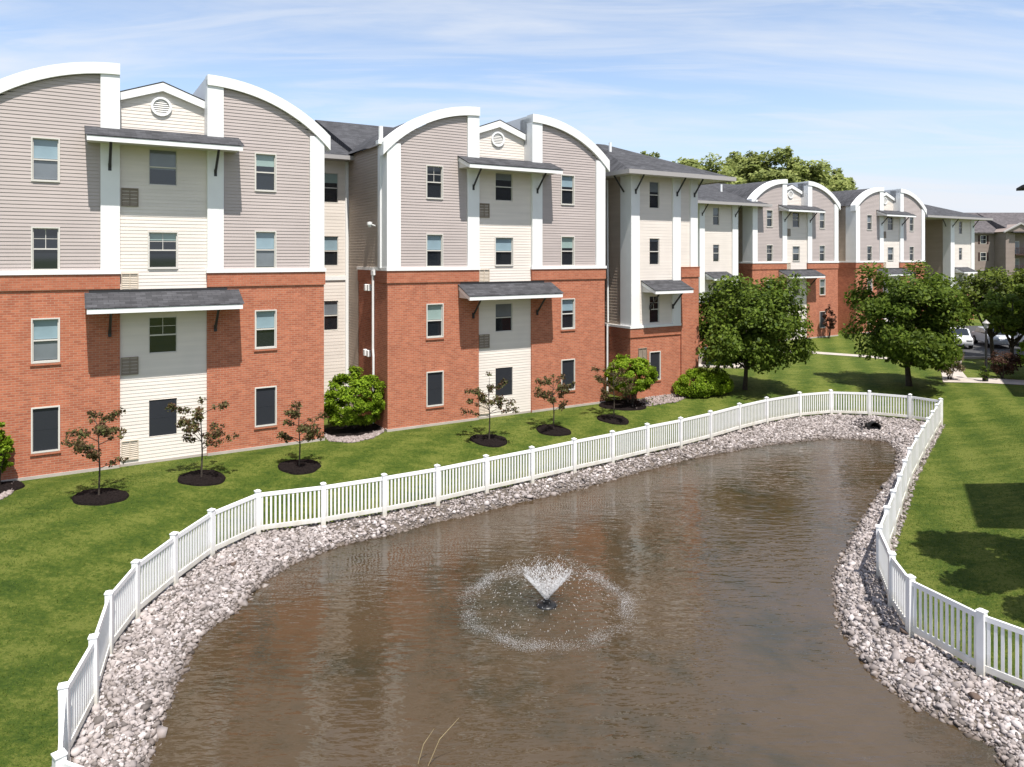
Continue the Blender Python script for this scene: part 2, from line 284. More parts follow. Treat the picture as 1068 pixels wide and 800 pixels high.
# ------------------------------------------------------------------ mesh helpers
class MB:
    def __init__(s): s.v = []; s.f = []
    def quad(s, a, b, c, d):
        n = len(s.v); s.v += [a, b, c, d]; s.f.append((n, n + 1, n + 2, n + 3))
    def poly(s, pts):
        n = len(s.v); s.v += list(pts); s.f.append(tuple(range(n, n + len(pts))))
    def box(s, x0, x1, y0, y1, z0, z1):
        n = len(s.v)
        s.v += [(x0, y0, z0), (x1, y0, z0), (x1, y1, z0), (x0, y1, z0), (x0, y0, z1), (x1, y0, z1), (x1, y1, z1), (x0, y1, z1)]
        for f in ((3, 2, 1, 0), (4, 5, 6, 7), (0, 1, 5, 4), (1, 2, 6, 5), (2, 3, 7, 6), (3, 0, 4, 7)): s.f.append(tuple(n + i for i in f))
    def prism(s, pts, fn0, fn1):
        """closed polygon pts (2d) swept from fn0(p) to fn1(p)"""
        n = len(s.v); k = len(pts)
        s.v += [fn0(p) for p in pts] + [fn1(p) for p in pts]
        s.f.append(tuple(n + i for i in range(k))[::-1]); s.f.append(tuple(n + k + i for i in range(k)))
        for i in range(k):
            j = (i + 1) % k; s.f.append((n + i, n + j, n + k + j, n + k + i))
    def tube(s, pts, rad, seg=8):
        n0 = len(s.v); pts = [Vector(p) for p in pts]
        for i, p in enumerate(pts):
            d = (pts[min(i + 1, len(pts) - 1)] - pts[max(i - 1, 0)]).normalized()
            u = d.orthogonal().normalized() if abs(d.z) < 0.9 else Vector((1, 0, 0)); u = (u - d * u.dot(d)).normalized(); w = d.cross(u)
            r = rad[i] if isinstance(rad, (list, tuple)) else rad
            for k in range(seg):
                a = 2 * math.pi * k / seg; s.v.append(tuple(p + (u * math.cos(a) + w * math.sin(a)) * r))
        for i in range(len(pts) - 1):
            for k in range(seg):
                a = n0 + i * seg + k; b_ = n0 + i * seg + (k + 1) % seg; s.f.append((a, b_, b_ + seg, a + seg))
        s.f.append(tuple(n0 + k for k in range(seg))[::-1]); s.f.append(tuple(n0 + (len(pts) - 1) * seg + k for k in range(seg)))
    def lathe(s, prof, c=(0, 0, 0), seg=24):
        n0 = len(s.v)
        for r, z in prof:
            for k in range(seg):
                a = 2 * math.pi * k / seg; s.v.append((c[0] + r * math.cos(a), c[1] + r * math.sin(a), c[2] + z))
        for i in range(len(prof) - 1):
            for k in range(seg):
                a = n0 + i * seg + k; b_ = n0 + i * seg + (k + 1) % seg; s.f.append((a, b_, b_ + seg, a + seg))
        s.f.append(tuple(n0 + k for k in range(seg))[::-1]); s.f.append(tuple(n0 + (len(prof) - 1) * seg + k for k in range(seg)))
    def mesh(s, name, m, smooth=False):
        me = bpy.data.meshes.new(name); me.from_pydata(s.v, [], s.f); me.update()
        if m: me.materials.append(m)
        if smooth: me.polygons.foreach_set('use_smooth', [True] * len(me.polygons))
        return me
    def build(s, name, m, parent=None, smooth=False, bevel=0):
        return link(name, s.mesh(name, m, smooth), parent, bevel)
def link(name, me, parent=None, bevel=0):
    o = bpy.data.objects.new(name, me); COL.objects.link(o)
    if parent is not None: o.parent = parent
    if bevel:
        bv = o.modifiers.new('bevel', 'BEVEL'); bv.width = bevel; bv.segments = 2; bv.limit_method = 'ANGLE'
    return o
def empty(name, loc, rot=0.0):
    o = bpy.data.objects.new(name, None); COL.objects.link(o); o.location = loc; o.rotation_euler = (0, 0, rot); o.empty_display_size = 0.3
    return o
def tag(o, label, cat, group=None, kind=None):
    o['label'] = label; o['category'] = cat
    if group: o['group'] = group
    if kind: o['kind'] = kind
    return o
def np_mesh(name, V, F, m, smooth=False):
    """V (n,3), F (k,c) arrays of equal-sided faces"""
    me = bpy.data.meshes.new(name); k, c = F.shape
    me.vertices.add(len(V)); me.vertices.foreach_set('co', np.ascontiguousarray(V, dtype=np.float32).ravel())
    me.loops.add(k * c); me.loops.foreach_set('vertex_index', F.astype(np.int32).ravel())
    me.polygons.add(k); me.polygons.foreach_set('loop_start', np.arange(0, k * c, c, dtype=np.int32))
    me.polygons.foreach_set('loop_total', np.full(k, c, dtype=np.int32))
    if smooth: me.polygons.foreach_set('use_smooth', np.ones(k, dtype=bool))
    me.update(calc_edges=True); me.validate()
    if m: me.materials.append(m)
    return me
def W(px, py, hc):
    Z = FPX * hc / (py - HY); return np.array(((px - CX) * Z / FPX, Z))

# ------------------------------------------------------------------ pond and fence outlines (ground plan, metres)
HW, HF = 8.12, 7.75                                # camera height above water / above the fence foot
ZW, ZF = CAM_H - HW, CAM_H - HF
wpx = [(157, 765), (175, 719), (189, 688), (206, 660), (240, 639), (268, 608), (289, 596), (305, 585), (331, 576), (357, 566), (383, 561), (410, 555), (436, 547), (480, 537.5), (540, 523), (600, 509.5),
       (637, 499.5), (675, 488.6), (712, 479), (750, 472), (787, 465.5), (825, 460.5), (862, 457), (900, 458), (930, 461), (940, 474), (938, 492), (929, 505), (918, 522), (903, 545), (889, 572), (876, 602),
       (879.5, 637), (886, 660), (909, 693), (931, 715.5), (964, 738), (1006, 758), (1042, 777), (1055, 800)]
POND = [W(x, y, HW) for x, y in wpx] + [np.array(p) for p in ((8.55, 11.0), (8.2, 10.2), (7.2, 9.6), (4, 9.3), (0, 9.4), (-3.2, 9.7), (-5.0, 10.4), (-5.9, 11.5))]
POND = np.array(POND)
_c = (np.roll(POND, -1, 0) - np.roll(POND, 1, 0)); _c /= np.hypot(*_c.T)[:, None]; POND = POND + np.column_stack([_c[:, 1], -_c[:, 0]]) * 0.10    # stones hide the first hand's breadth of water
tpx = [(67, 712), (98, 660), (113.7, 615), (141.7, 583), (182, 554), (220.4, 529.4), (268.7, 510), (337, 502.4), (400.6, 493), (456, 484), (507, 474), (554.7, 465), (598.6, 456), (638.6, 448.5), (674.9, 441),
       (709.7, 434.5), (741, 427.6), (771, 420), (799.6, 413.7), (834, 408.3), (866.7, 405.8), (907, 407), (949.4, 410.3), (981.2, 414.8)]
HT = HF - 1.25
POSTS = [W(x, y, HT) for x, y in tpx]
def chain(a, b, n): return [a + (b - a) * i / (n + 1) for i in range(1, n + 2)]
P = POSTS[-1]
for (x, y), n in (((962.5, 443), 3), ((948.8, 466), 1), ((932, 510), 2), ((917, 546.5), 1), ((930, 574), 0), ((949.4, 598.5), 0), ((1024, 634), 0)):
    q = W(x, y, HT); POSTS += chain(P, q, n); P = q
POSTS += [np.array(p) for p in ((9.75, 12.0), (10.3, 10.3), (10.0, 8.6), (8.5, 7.6), (6.7, 7.4), (4.9, 7.4), (3.1, 7.5), (1.3, 7.6), (-.5, 7.8), (-2.3, 8.2), (-4.15, 8.85), (-5.95, 9.58))]
POSTS = np.array(POSTS)
def poly_dist(pts, poly):
    A = poly; B = np.roll(poly, -1, 0); d = np.full(len(pts), 1e9); ins = np.zeros(len(pts), bool)
    for a, b_ in zip(A, B):
        ab = b_ - a; t = np.clip(((pts - a) @ ab) / (ab @ ab + 1e-12), 0, 1)
        d = np.minimum(d, np.hypot(*(pts - (a + t[:, None] * ab)).T))
        c = ((a[1] > pts[:, 1]) != (b_[1] > pts[:, 1]))
        xi = (b_[0] - a[0]) * (pts[:, 1] - a[1]) / (b_[1] - a[1] + 1e-12) + a[0]
        ins ^= c & (pts[:, 0] < xi)
    return d, ins
def ss(t): t = np.clip(t, 0, 1); return t * t * (3 - 2 * t)
def terrain(pts):
    pts = np.atleast_2d(np.asarray(pts, float))
    dw, iw = poly_dist(pts, POND); df, inf = poly_dist(pts, POSTS)
    z = np.where(iw, ZW - np.minimum(1.0, dw * 0.45), ZW + (ZF - ZW) * (dw / (dw + df + 1e-6)) ** 0.75)
    out = ZF + (0 - ZF) * ss(df / 6.0)
    return np.where(inf, z, out), dw, iw, df, inf
def gz(x, y): return float(terrain([(x, y)])[0][0])

# ground sheet
def lines(lo, hi, step, far):
    a = list(np.arange(lo, hi + 1e-6, step)); s = step; l = [lo]; h = [hi]
    while l[-1] > -far: s *= 1.35; l.append(l[-1] - s)
    s = step
    while h[-1] < far: s *= 1.35; h.append(h[-1] + s)
    return np.array(sorted(set(np.round(l[1:] + a + h[1:], 4))))
gx = lines(-10, 21, 0.16, 1500); gy = lines(7, 37, 0.16, 1500)
XX, YY = np.meshgrid(gx, gy); pts = np.stack([XX.ravel(), YY.ravel()], 1)
zz, dw, iw, df, inf = terrain(pts)
nx, ny = len(gx), len(gy); idx = np.arange(nx * ny).reshape(ny, nx)
F = np.stack([idx[:-1, :-1].ravel(), idx[:-1, 1:].ravel(), idx[1:, 1:].ravel(), idx[1:, :-1].ravel()], 1)
me = np_mesh('lawn', np.column_stack([pts, zz]), F, M['lawn'], True); me.materials.append(M['bank'])
cen = pts[F].mean(1); d_, i_ = poly_dist(cen, POSTS)
me.polygons.foreach_set('material_index', (i_ | (d_ < 0.13)).astype(np.int32)); me.update()
lawn = link('lawn', me); lawn['kind'] = 'structure'; lawn['label'] = 'mown green lawn sloping down to the fenced pond'
# water sheet
ctr = POND.mean(0); outl = []
for a, p, c in zip(np.roll(POND, 1, 0), POND, np.roll(POND, -1, 0)):
    t = c - a; n = np.array((-t[1], t[0])) / np.hypot(*t)
    outl.append(p + n * 0.45)
mb = MB(); mb.poly([(x, y, ZW) for x, y in outl])
_, chk = poly_dist(np.array([outl[10]]), POND)
if chk[0]:
    outl = [2 * p - o for p, o in zip(POND, outl)]; mb = MB(); mb.poly([(x, y, ZW) for x, y in outl])
water = mb.build('water', M['water']); water['kind'] = 'structure'; water['label'] = 'rippled brown pond water'
bm = bmesh.new(); bm.from_mesh(water.data); bmesh.ops.triangulate(bm, faces=bm.faces[:]); bmesh.ops.recalc_face_normals(bm, faces=bm.faces[:])
if sum(f.normal.z for f in bm.faces) < 0: bmesh.ops.reverse_faces(bm, faces=bm.faces[:])
bm.to_mesh(water.data); bm.free()

# ------------------------------------------------------------------ building kit
TH = R(31.4); CD, SD = math.cos(TH), math.sin(TH)
# local x runs along the facade, local y into the building
def front(y): return lambda a, z, o: (a, y - o, z)
def left(x): return lambda a, z, o: (x - o, a, z)       # a = depth
def right(x): return lambda a, z, o: (x + o, a, z)
def wall(mb, a0, a1, z0, top, holes, mp, lap=0.0, proud=0.022, sub=1, reveal=0.09):
    topf = top if callable(top) else (lambda a: top)
    As = {a0, a1}
    for i in range(1, sub): As.add(a0 + (a1 - a0) * i / sub)
    for h in holes: As |= {h[0], h[1]}
    As = sorted(As); zmax = max(topf(a) for a in As)
    Zs = {z0, zmax}
    for h in holes: Zs |= {h[2], h[3]}
    courses = []
    if lap:
        k = z0
        while k < zmax - 1e-6: courses.append(k); k += lap
        Zs |= set(courses)
    Zs = sorted(Zs); Zs = [z for i, z in enumerate(Zs) if i == 0 or z - Zs[i - 1] > 1e-5]
    def off(z, zmid):
        if not lap: return 0.0
        k = math.floor((zmid - z0) / lap); return proud * (1 - (z - z0 - k * lap) / lap)
    cs = set(round(c, 4) for c in courses[1:])
    for i in range(len(As) - 1):
        aa, ab = As[i], As[i + 1]; am = (aa + ab) / 2; ta, tb = topf(aa), topf(ab)
        for j in range(len(Zs) - 1):
            za, zb = Zs[j], Zs[j + 1]; zm = (za + zb) / 2
            if any(h[0] < am < h[1] and h[2] < zm < h[3] for h in holes): continue
            if za >= max(ta, tb) - 1e-6: continue
            zla, zlb = max(za, min(zb, ta)), max(za, min(zb, tb))
            mb.quad(mp(aa, za, off(za, zm)), mp(ab, za, off(za, zm)), mp(ab, zlb, off(zlb, zm)), mp(aa, zla, off(zla, zm)))
            if round(za, 4) in cs:
                mb.quad(mp(aa, za, 0), mp(ab, za, 0), mp(ab, za, proud), mp(aa, za, proud))
    for h in holes:
        x0, x1, q0, q1 = h
        for (p0, p1) in (((x0, q0), (x1, q0)), ((x1, q0), (x1, q1)), ((x1, q1), (x0, q1)), ((x0, q1), (x0, q0))):
            mb.quad(mp(p0[0], p0[1], 0.012), mp(p1[0], p1[1], 0.012), mp(p1[0], p1[1], -reveal), mp(p0[0], p0[1], -reveal))
LV = [(0.86, 2.23), (3.72, 5.07), (6.66, 7.99), (9.52, 10.86)]       # window sill / head of the four storeys
WCACHE = {}
def window(parent, xc, lv, w, y, style, surround=True, rec=0.075):
    """style: d dark, s screen, b/g/h upper blind blue/green/grey, B both blue, m half blind"""
    z0, z1 = lv; key = (w, round(z1 - z0, 3), surround)
    if key not in WCACHE:
        h = z1 - z0; mb = MB(); hw = w / 2; t = 0.026
        if surround:
            s = 0.042
            mb.box(-hw - s, -hw, -0.035, 0.02, -s, h + s); mb.box(hw, hw + s, -0.035, 0.02, -s, h + s)
            mb.box(-hw, hw, -0.037, 0.02, h, h + s); mb.box(-hw, hw, -0.05, 0.02, -s, 0)
        a, b_ = rec - 0.055, rec + 0.005
        mb.box(-hw, -hw + t, a, b_, 0, h); mb.box(hw - t, hw, a, b_, 0, h); mb.box(-hw + t, hw - t, a + .002, b_, h - t, h); mb.box(-hw + t, hw - t, a - .006, b_, 0, t)
        mb.box(-hw + t, hw - t, a + .004, b_, h * 0.5 - 0.022, h * 0.5 + 0.022)
        fr = mb.mesh('window', M['frame'])
        p = MB(); p.quad((-hw, rec, 0), (hw, rec, 0), (hw, rec, h), (-hw, rec, h))
        WCACHE[key] = (fr, p)
    fr, p = WCACHE[key]; h = z1 - z0; hw = w / 2
    o = link('window', fr, parent); o.location = (xc, y, z0)
    if style == 's':                                # insect screen set in front of both sashes
        p = MB(); p.box(-hw + .012, hw - .012, rec - .062, rec - .058, .012, h - .012); p.box(-hw + .012, hw - .012, rec - .066, rec - .061, h * .5 - .012, h * .5 + .012)
    pane = p.build('pane', M['screen'] if style == 's' else M['glass'], o)
    if style in 'dnx':
        q = MB(); z1_, z2_ = h * .5 + .02, h - .027
        q.box(-.009, .009, rec - .012, rec - .001, z1_, z2_); q.box(-hw + .027, hw - .027, rec - .0115, rec - .001, (z1_ + z2_) / 2 - .009, (z1_ + z2_) / 2 + .009); q.build('muntin', M['frame'], o)
    bl = {'b': (0.53, 'blind_blue'), 'g': (0.53, 'blind_green'), 'h': (0.53, 'blind_grey'), 'B': (0.05, 'blind_blue'), 'm': (0.74, 'blind_grey'), 'n': (0.78, 'blind_green')}.get(style)
    if bl:
        if style != 'B': bl = (bl[0] + rnd.choice((0, 0, 0, -.09, .08, .14)), bl[1])
        q = MB(); q.quad((-hw + .027, rec - .004, h * bl[0]), (hw - .027, rec - .004, h * bl[0]), (hw - .027, rec - .004, h - .027), (-hw + .027, rec - .004, h - .027))
        if style == 'B':
            q.f = []; q.v = []; q.quad((-hw + .027, rec - .004, h * .53), (hw - .027, rec - .004, h * .53), (hw - .027, rec - .004, h - .027), (-hw + .027, rec - .004, h - .027))
            q2 = MB(); q2.quad((-hw + .027, rec - .004, .05), (hw - .027, rec - .004, .05), (hw - .027, rec - .004, h * .47), (-hw + .027, rec - .004, h * .47)); q2.build('blind', M['blind_grey'], o)
        q.build('blind', M[bl[1]], o)
    return o
def sill(parent, xc, z, w, y):
    mb = MB(); mb.box(xc - w / 2 - .07, xc + w / 2 + .07, y - .045, y + .02, z - .12, z - .046); return mb.build('sill', M['ledge'], parent)
def brace(parent, x, ywall, z0, yout, z1):
    mb = MB(); mb.tube([(x, ywall, z0), (x, yout, z1)], 0.045, 6); mb.box(x - .05, x + .05, ywall - .03, ywall + .01, z0 - .12, z0 + .12)
    return mb.build('brace', M['dark_metal'], parent)
def awning(parent, x0, x1, zb, y0, depth=1.0, xs=(), dz=(0.42, 0.58)):
    a = MB(); zf, zl = zb - dz[0], zb - dz[1]
    a.prism([(y0 + .05, zb), (y0 - depth, zf), (y0 - depth, zl + .06), (y0 + .05, zl + .06)], lambda p: (x0 + .03, p[0], p[1]), lambda p: (x1 - .03, p[0], p[1]))
    o = a.build('awning', M['soffit'], parent)
    r = MB(); r.prism([(y0 + .05, zb + .02), (y0 - depth - .05, zf + .02 - .02), (y0 - depth - .05, zf - .02), (y0 + .05, zb - .02)], lambda p: (x0 - .05, p[0], p[1] + .03), lambda p: (x1 + .05, p[0], p[1] + .03))
    r.build('shingles', M['shingle'], o)
    f = MB(); f.box(x0, x1, y0 - depth - .03, y0 - depth + .02, zl, zf - .005)
    for x in (x0, x1 - .03):
        f.prism([(y0 + .05, zb - .03), (y0 - depth + .022, zf - .01), (y0 - depth + .022, zl), (y0 + .05, zb - .2)], lambda p: (x, p[0], p[1]), lambda p: (x + .03, p[0], p[1]))
    f.build('fascia', M['white'], o)
    for x in xs: brace(o, x, y0 - .08, zl - .72, y0 - depth + .2, zl + .04)
    return o
def grille(parent, x0, x1, z0, z1, y, m):
    g = MB(); g.box(x0, x1, y - .05, y + .02, z0, z0 + .03); g.box(x0, x1, y - .05, y + .02, z1 - .03, z1); g.box(x0, x0 + .03, y - .048, y + .02, z0 + .03, z1 - .03); g.box(x1 - .03, x1, y - .048, y + .02, z0 + .03, z1 - .03)
    g.box((x0 + x1) / 2 - .012, (x0 + x1) / 2 + .012, y - .045, y + .02, z0 + .03, z1 - .03)
    n = 9
    for i in range(n):
        z = z0 + .04 + (z1 - z0 - .08) * i / n; g.quad((x0 + .03, y - .027, z), (x1 - .03, y - .027, z), (x1 - .03, y - .008, z + .045), (x0 + .03, y - .008, z + .045))
    g.quad((x0 + .02, y - .004, z0 + .02), (x1 - .02, y - .004, z0 + .02), (x1 - .02, y - .004, z1 - .02), (x0 + .02, y - .004, z1 - .02))
    return g.build('vent_grille', m, parent)
BK = 6.50                                              # top of the brick
RI, RO, ZC = 5.91, 6.28, 7.25                          # curved parapet radii and centre height
def gable_block(s0, p, styles, label, left_side=True, extras=None, lap=0.118, far=False):
    B = empty('apartment_block', (s0 * CD - p * SD, s0 * SD + p * CD, 0), TH); tag(B, label, 'apartment block', 'blocks with twin curved gables')
    Wd, c0, c1 = 11.13, 4.20, 6.93; DP = 16.0
    arcL = lambda a: ZC + math.sqrt(max(0, RI * RI - (c0 - min(a, c0)) ** 2)) - .02
    arcR = lambda a: ZC + math.sqrt(max(0, RI * RI - (max(a, c1) - c1) ** 2)) - .02
    ww, wc = 0.70, 0.88
    hl = [(2.1 - ww / 2, 2.1 + ww / 2, *l) for l in LV]; hr = [(8.95 - ww / 2, 8.95 + ww / 2, *l) for l in LV]; hcn = [(5.52 - wc / 2, 5.52 + wc / 2, l[0] + .03, l[1] - .08) for l in LV]
    m = MB(); wall(m, .3, 3.9, BK + .12, arcL, hl[2:], front(0), lap, .015, sub=14); wall(m, 7.2, 10.85, BK + .12, arcR, hr[2:], front(0), lap, .015, sub=14)
    m.build('siding_wall', M['taupe'], B)
    m = MB(); yb = -.03
    wall(m, 0, c0, -.4, BK - .5, hl[:2], front(yb)); wall(m, c1, Wd, -.4, BK - .5, hr[:2], front(yb))
    wall(m, yb, 3.4, -.4, BK - .5, [], left(0)); wall(m, yb, DP, -.4, BK - .5, [], right(Wd)); wall(m, yb, .1, -.4, BK, [], right(c0)); wall(m, yb, .1, -.4, BK, [], left(c1))
    bw = m.build('brick_wall', M['brick'], B)
    m = MB(); m.box(-.04, c0 + .002, yb - .045, 0.2, BK - .5, BK); m.box(c1 - .002, Wd + .04, yb - .045, 0.2, BK - .5, BK); m.box(-.04, .2, .2, 3.4, BK - .5, BK); m.box(Wd - .2, Wd + .04, .2, DP, BK - .5, BK)
    m.build('brick_ledge', M['ledge'], B)
    m = MB(); m.box(-.07, c0 + .03, yb - .085, .1, BK, BK + .13); m.box(c1 - .03, Wd + .07, yb - .085, .1, BK, BK + .13); m.box(-.07, .1, .1, 3.45, BK, BK + .128)
    m.build('trim_band', M['white'], B)
    m = MB(); m.box(-.03, c0 - .01, yb - .03, .2, -.4, .10); m.box(c1 + .01, Wd + .03, yb - .03, .2, -.4, .10); m.box(c0 + .01, c1 - .01, .03, .2, -.4, .09); m.build('foundation', M['concrete'], B)
    # centre bay
    yc = .05
    m = MB(); wall(m, c0, c1, -.4, 11.2, hcn, front(yc), lap, .010)
    ped = lambda a: 12.62 + (1.0 - abs(a - 5.565) / 1.365) * .50
    wall(m, c0 - .1, c1 + .1, 11.2, ped, [], front(.62), lap, .010, sub=8)
    m.build('centre_siding', M['cream'], B)
    pr = MB()
    for sgn in (-1, 1):
        pr.prism([(5.565, 13.19), (5.565 + sgn * 1.36, 12.69), (5.565 + sgn * 1.36, 12.42), (5.565, 12.90)], lambda q: (q[0], .48, q[1]), lambda q: (q[0], .66, q[1]))
    pr.build('pediment_trim', M['white'], B)
    gr = MB()
    for sgn in (-1, 1):
        gr.prism([(5.565, 13.235), (5.565 + sgn * 1.37, 12.725), (5.565 + sgn * 1.37, 12.70), (5.565, 13.21)], lambda q: (q[0], .47, q[1]), lambda q: (q[0], 8.0, q[1]))
    gr.build('pediment_roof', M['shingle'], B)
    rv = MB(); 
    seg = 20; cz, cr = 12.36, .34
    for k in range(seg):
        a0, a1 = 2 * math.pi * k / seg, 2 * math.pi * (k + 1) / seg
        P_ = lambda r, a, yy: (5.52 + r * math.cos(a), yy, cz + r * math.sin(a))
        rv.quad(P_(cr, a0, .55), P_(cr, a1, .55), P_(cr - .08, a1, .55), P_(cr - .08, a0, .55)); rv.quad(P_(cr, a0, .63), P_(cr, a1, .63), P_(cr, a1, .55), P_(cr, a0, .55)); rv.quad(P_(cr - .08, a0, .55), P_(cr - .08, a1, .55), P_(cr - .08, a1, .6), P_(cr - .08, a0, .6))
    v = rv.build('round_vent', M['white'], B)
    lv = MB()
    for i in range(7):
        z = cz - .25 + i * .072; hwid = math.sqrt(max(.002, .262 ** 2 - (z + .03 - cz) ** 2)); lv.quad((5.52 - hwid, .575, z), (5.52 + hwid, .575, z), (5.52 + hwid, .605, z + .07), (5.52 - hwid, .605, z + .07))
    lv.build('louvre', M['soffit'], v)
    # columns, curved fascia and vault roofs
    for a0, a1, f, zt in ((0, .55, arcL, None), (3.63, c0, arcL, 13.4), (c1, 7.48, arcR, 13.4), (10.58, Wd, arcR, None)):
        m = MB(); zt = zt or f((a0 + a1) / 2) + .02
        m.box(a0 - (.05 if a0 == 0 else 0), a1, -.10, .95, BK + .13, zt); m.build('column', M['white'], B, bevel=.012)
    n = 18
    for sgn, cx_, ff in ((-1, c0, 'l'), (1, c1, 'r')):
        m = MB(); rf = MB(); T = 4.42
        for i in range(n):
            t0, t1 = T * i / n, T * (i + 1) / n
            zo0, zo1 = ZC + math.sqrt(RO ** 2 - t0 ** 2), ZC + math.sqrt(RO ** 2 - t1 ** 2)
            zi0, zi1 = ZC + math.sqrt(RI ** 2 - t0 ** 2), ZC + math.sqrt(RI ** 2 - t1 ** 2)
            m.prism([(cx_ + sgn * t0, zi0), (cx_ + sgn * t1, zi1), (cx_ + sgn * t1, zo1), (cx_ + sgn * t0, zo0)], lambda q: (q[0], -.15, q[1]), lambda q: (q[0], .35, q[1]))
            rf.quad((cx_ + sgn * t0, .35, zo0 - .03), (cx_ + sgn * t1, .35, zo1 - .03), (cx_ + sgn * t1, 4.5, zo1 - .03), (cx_ + sgn * t0, 4.5, zo0 - .03))
        m.quad((cx_, .35, 12.2), (cx_, .35, ZC + RO - .03), (cx_, 4.5, ZC + RO - .03), (cx_, 4.5, 12.2))
        bmn = m.build('curved_gable_trim', M['white'], B); rf.build('vault_roof', M['shingle'], B)
        bmm = bmesh.new(); bmm.from_mesh(bmn.data); bmesh.ops.remove_doubles(bmm, verts=bmm.verts[:], dist=.0005)
        seen = {}; kill = []
        for f_ in bmm.faces:
            key = tuple(sorted(v_.index for v_ in f_.verts))
            if key in seen: kill += [f_, seen[key]]
            seen[key] = f_
        bmesh.ops.delete(bmm, geom=list(set(kill)), context='FACES_ONLY'); bmesh.ops.recalc_face_normals(bmm, faces=bmm.faces[:]); bmm.to_mesh(bmn.data); bmm.free()
    # sides, back
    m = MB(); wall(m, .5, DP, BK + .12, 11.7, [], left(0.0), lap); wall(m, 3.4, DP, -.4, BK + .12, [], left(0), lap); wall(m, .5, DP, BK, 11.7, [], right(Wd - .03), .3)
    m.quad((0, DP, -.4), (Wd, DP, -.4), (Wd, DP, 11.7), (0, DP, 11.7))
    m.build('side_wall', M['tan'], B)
    rf = MB()
    rf.prism([(3.8, 11.75), (10, 14.2), (16.6, 11.6), (16.6, 11.45), (3.8, 11.6)], lambda q: (0.0, q[0], q[1]), lambda q: (Wd, q[0], q[1]))
    rf.build('roof', M['shingle'], B)
    awning(B, 3.22, 7.95, 11.36, 0, 1.0, (3.9, 7.2)); awning(B, 3.22, 7.95, 5.88, 0, 1.0, (3.9, 7.2), (.47, .63))
    fl = MB(); fl.box(3.3, 7.6, -.055, 0.0, 5.84, 5.97); fl.build('flashing', M['dark_metal'], B)
    for i, (z0, z1) in enumerate(((.2, .86), (3.08, 3.68), (5.9, 6.52), (8.78, 9.4))):
        grille(B, c0 + .04, c0 + .56, z0, z1, yc, M['grille_cream' if i in (0, 2) else 'grille_tan'])
    for r in range(4):
        brick = r < 2; yy = yb if brick else 0
        for k, xc in enumerate((2.1, 5.52, 8.95)):
            st = styles[3 - r][k]
            if k == 1: window(B, xc, (LV[r][0] + .03, LV[r][1] - .08), wc, yc, st, surround=(r == 2))
            else:
                w_ = window(B, xc, LV[r], ww, yy, st)
                if brick: sill(w_, 0, 0, ww, 0)
    if extras: extras(B)
    return B
def b2_extras(B):
    m = MB(); m.tube([(-.1, 1.35, 6.45), (-.1, 1.35, 3.2), (-.1, 1.30, 2.9), (-.1, 1.3, .1)], .05, 8); m.box(-.14, -.02, 1.2, 1.5, 6.3, 6.5); m.build('downspout', M['white'], B)
    for y, z in ((2.2, 5.75), (1.85, 5.75), (2.3, 2.95), (1.9, 2.95)):
        m = MB(); m.box(-.16, -.02, y - .1, y + .1, z - .14, z + .14); m.build('meter_box', M['white'], B, bevel=.02)
    m = MB(); m.tube([(-.02, 1.2, 8.35), (-.25, 1.15, 8.4)], .03, 6); m.lathe([(.06, 0), (.11, .1), (.11, .2), (.02, .22)], (-.32, 1.15, 8.3), 10); m.build('flood_light', M['white'], B)
    m = MB(); m.tube([(-.2, .2, 11.75), (-.2, .2, 12.35)], .09, 10); m.box(-.36, .2, .05, .35, 11.62, 11.78); m.build('vent_pipe', M['white'], B)
    m = MB(); m.tube([(-.06, .55, 11.5), (-.06, .55, 6.6)], .05, 8); m.build('downspout', M['white'], B)
ST = {'b1': [('B', 'h', 'g'), ('d', 'n', 'B'), ('B', 'd', 'b'), ('s', 's', 's')],
      'b2': [('d', 'm', 'b'), ('b', 'b', 'g'), ('g', 'h', 'b'), ('s', 's', 's')],
      'b4': [('m', 'd', 'h'), ('d', 'h', 'm'), ('b', 'd', 'h'), ('s', 's', 's')],
      'b5': [('h', 'd', 'm'), ('m', 'h', 'd'), ('d', 'b', 'h'), ('s', 's', 's')]}
PA, PB, PC = 27.76, 40.2, 42.5
gable_block(-2.69, PA, ST['b1'], 'nearest twin curved gable apartment block, its left gable cut off by the frame')
gable_block(11.04, PA, ST['b2'], 'second twin curved gable block, white downspout on its brick side wall', extras=b2_extras)
gable_block(47.3, PB, ST['b4'], 'far twin curved gable block rising directly behind the round pond tree', far=True)
gable_block(61.05, PB, ST['b5'], 'farthest twin curved gable block, above the tree by the fence corner', far=True)

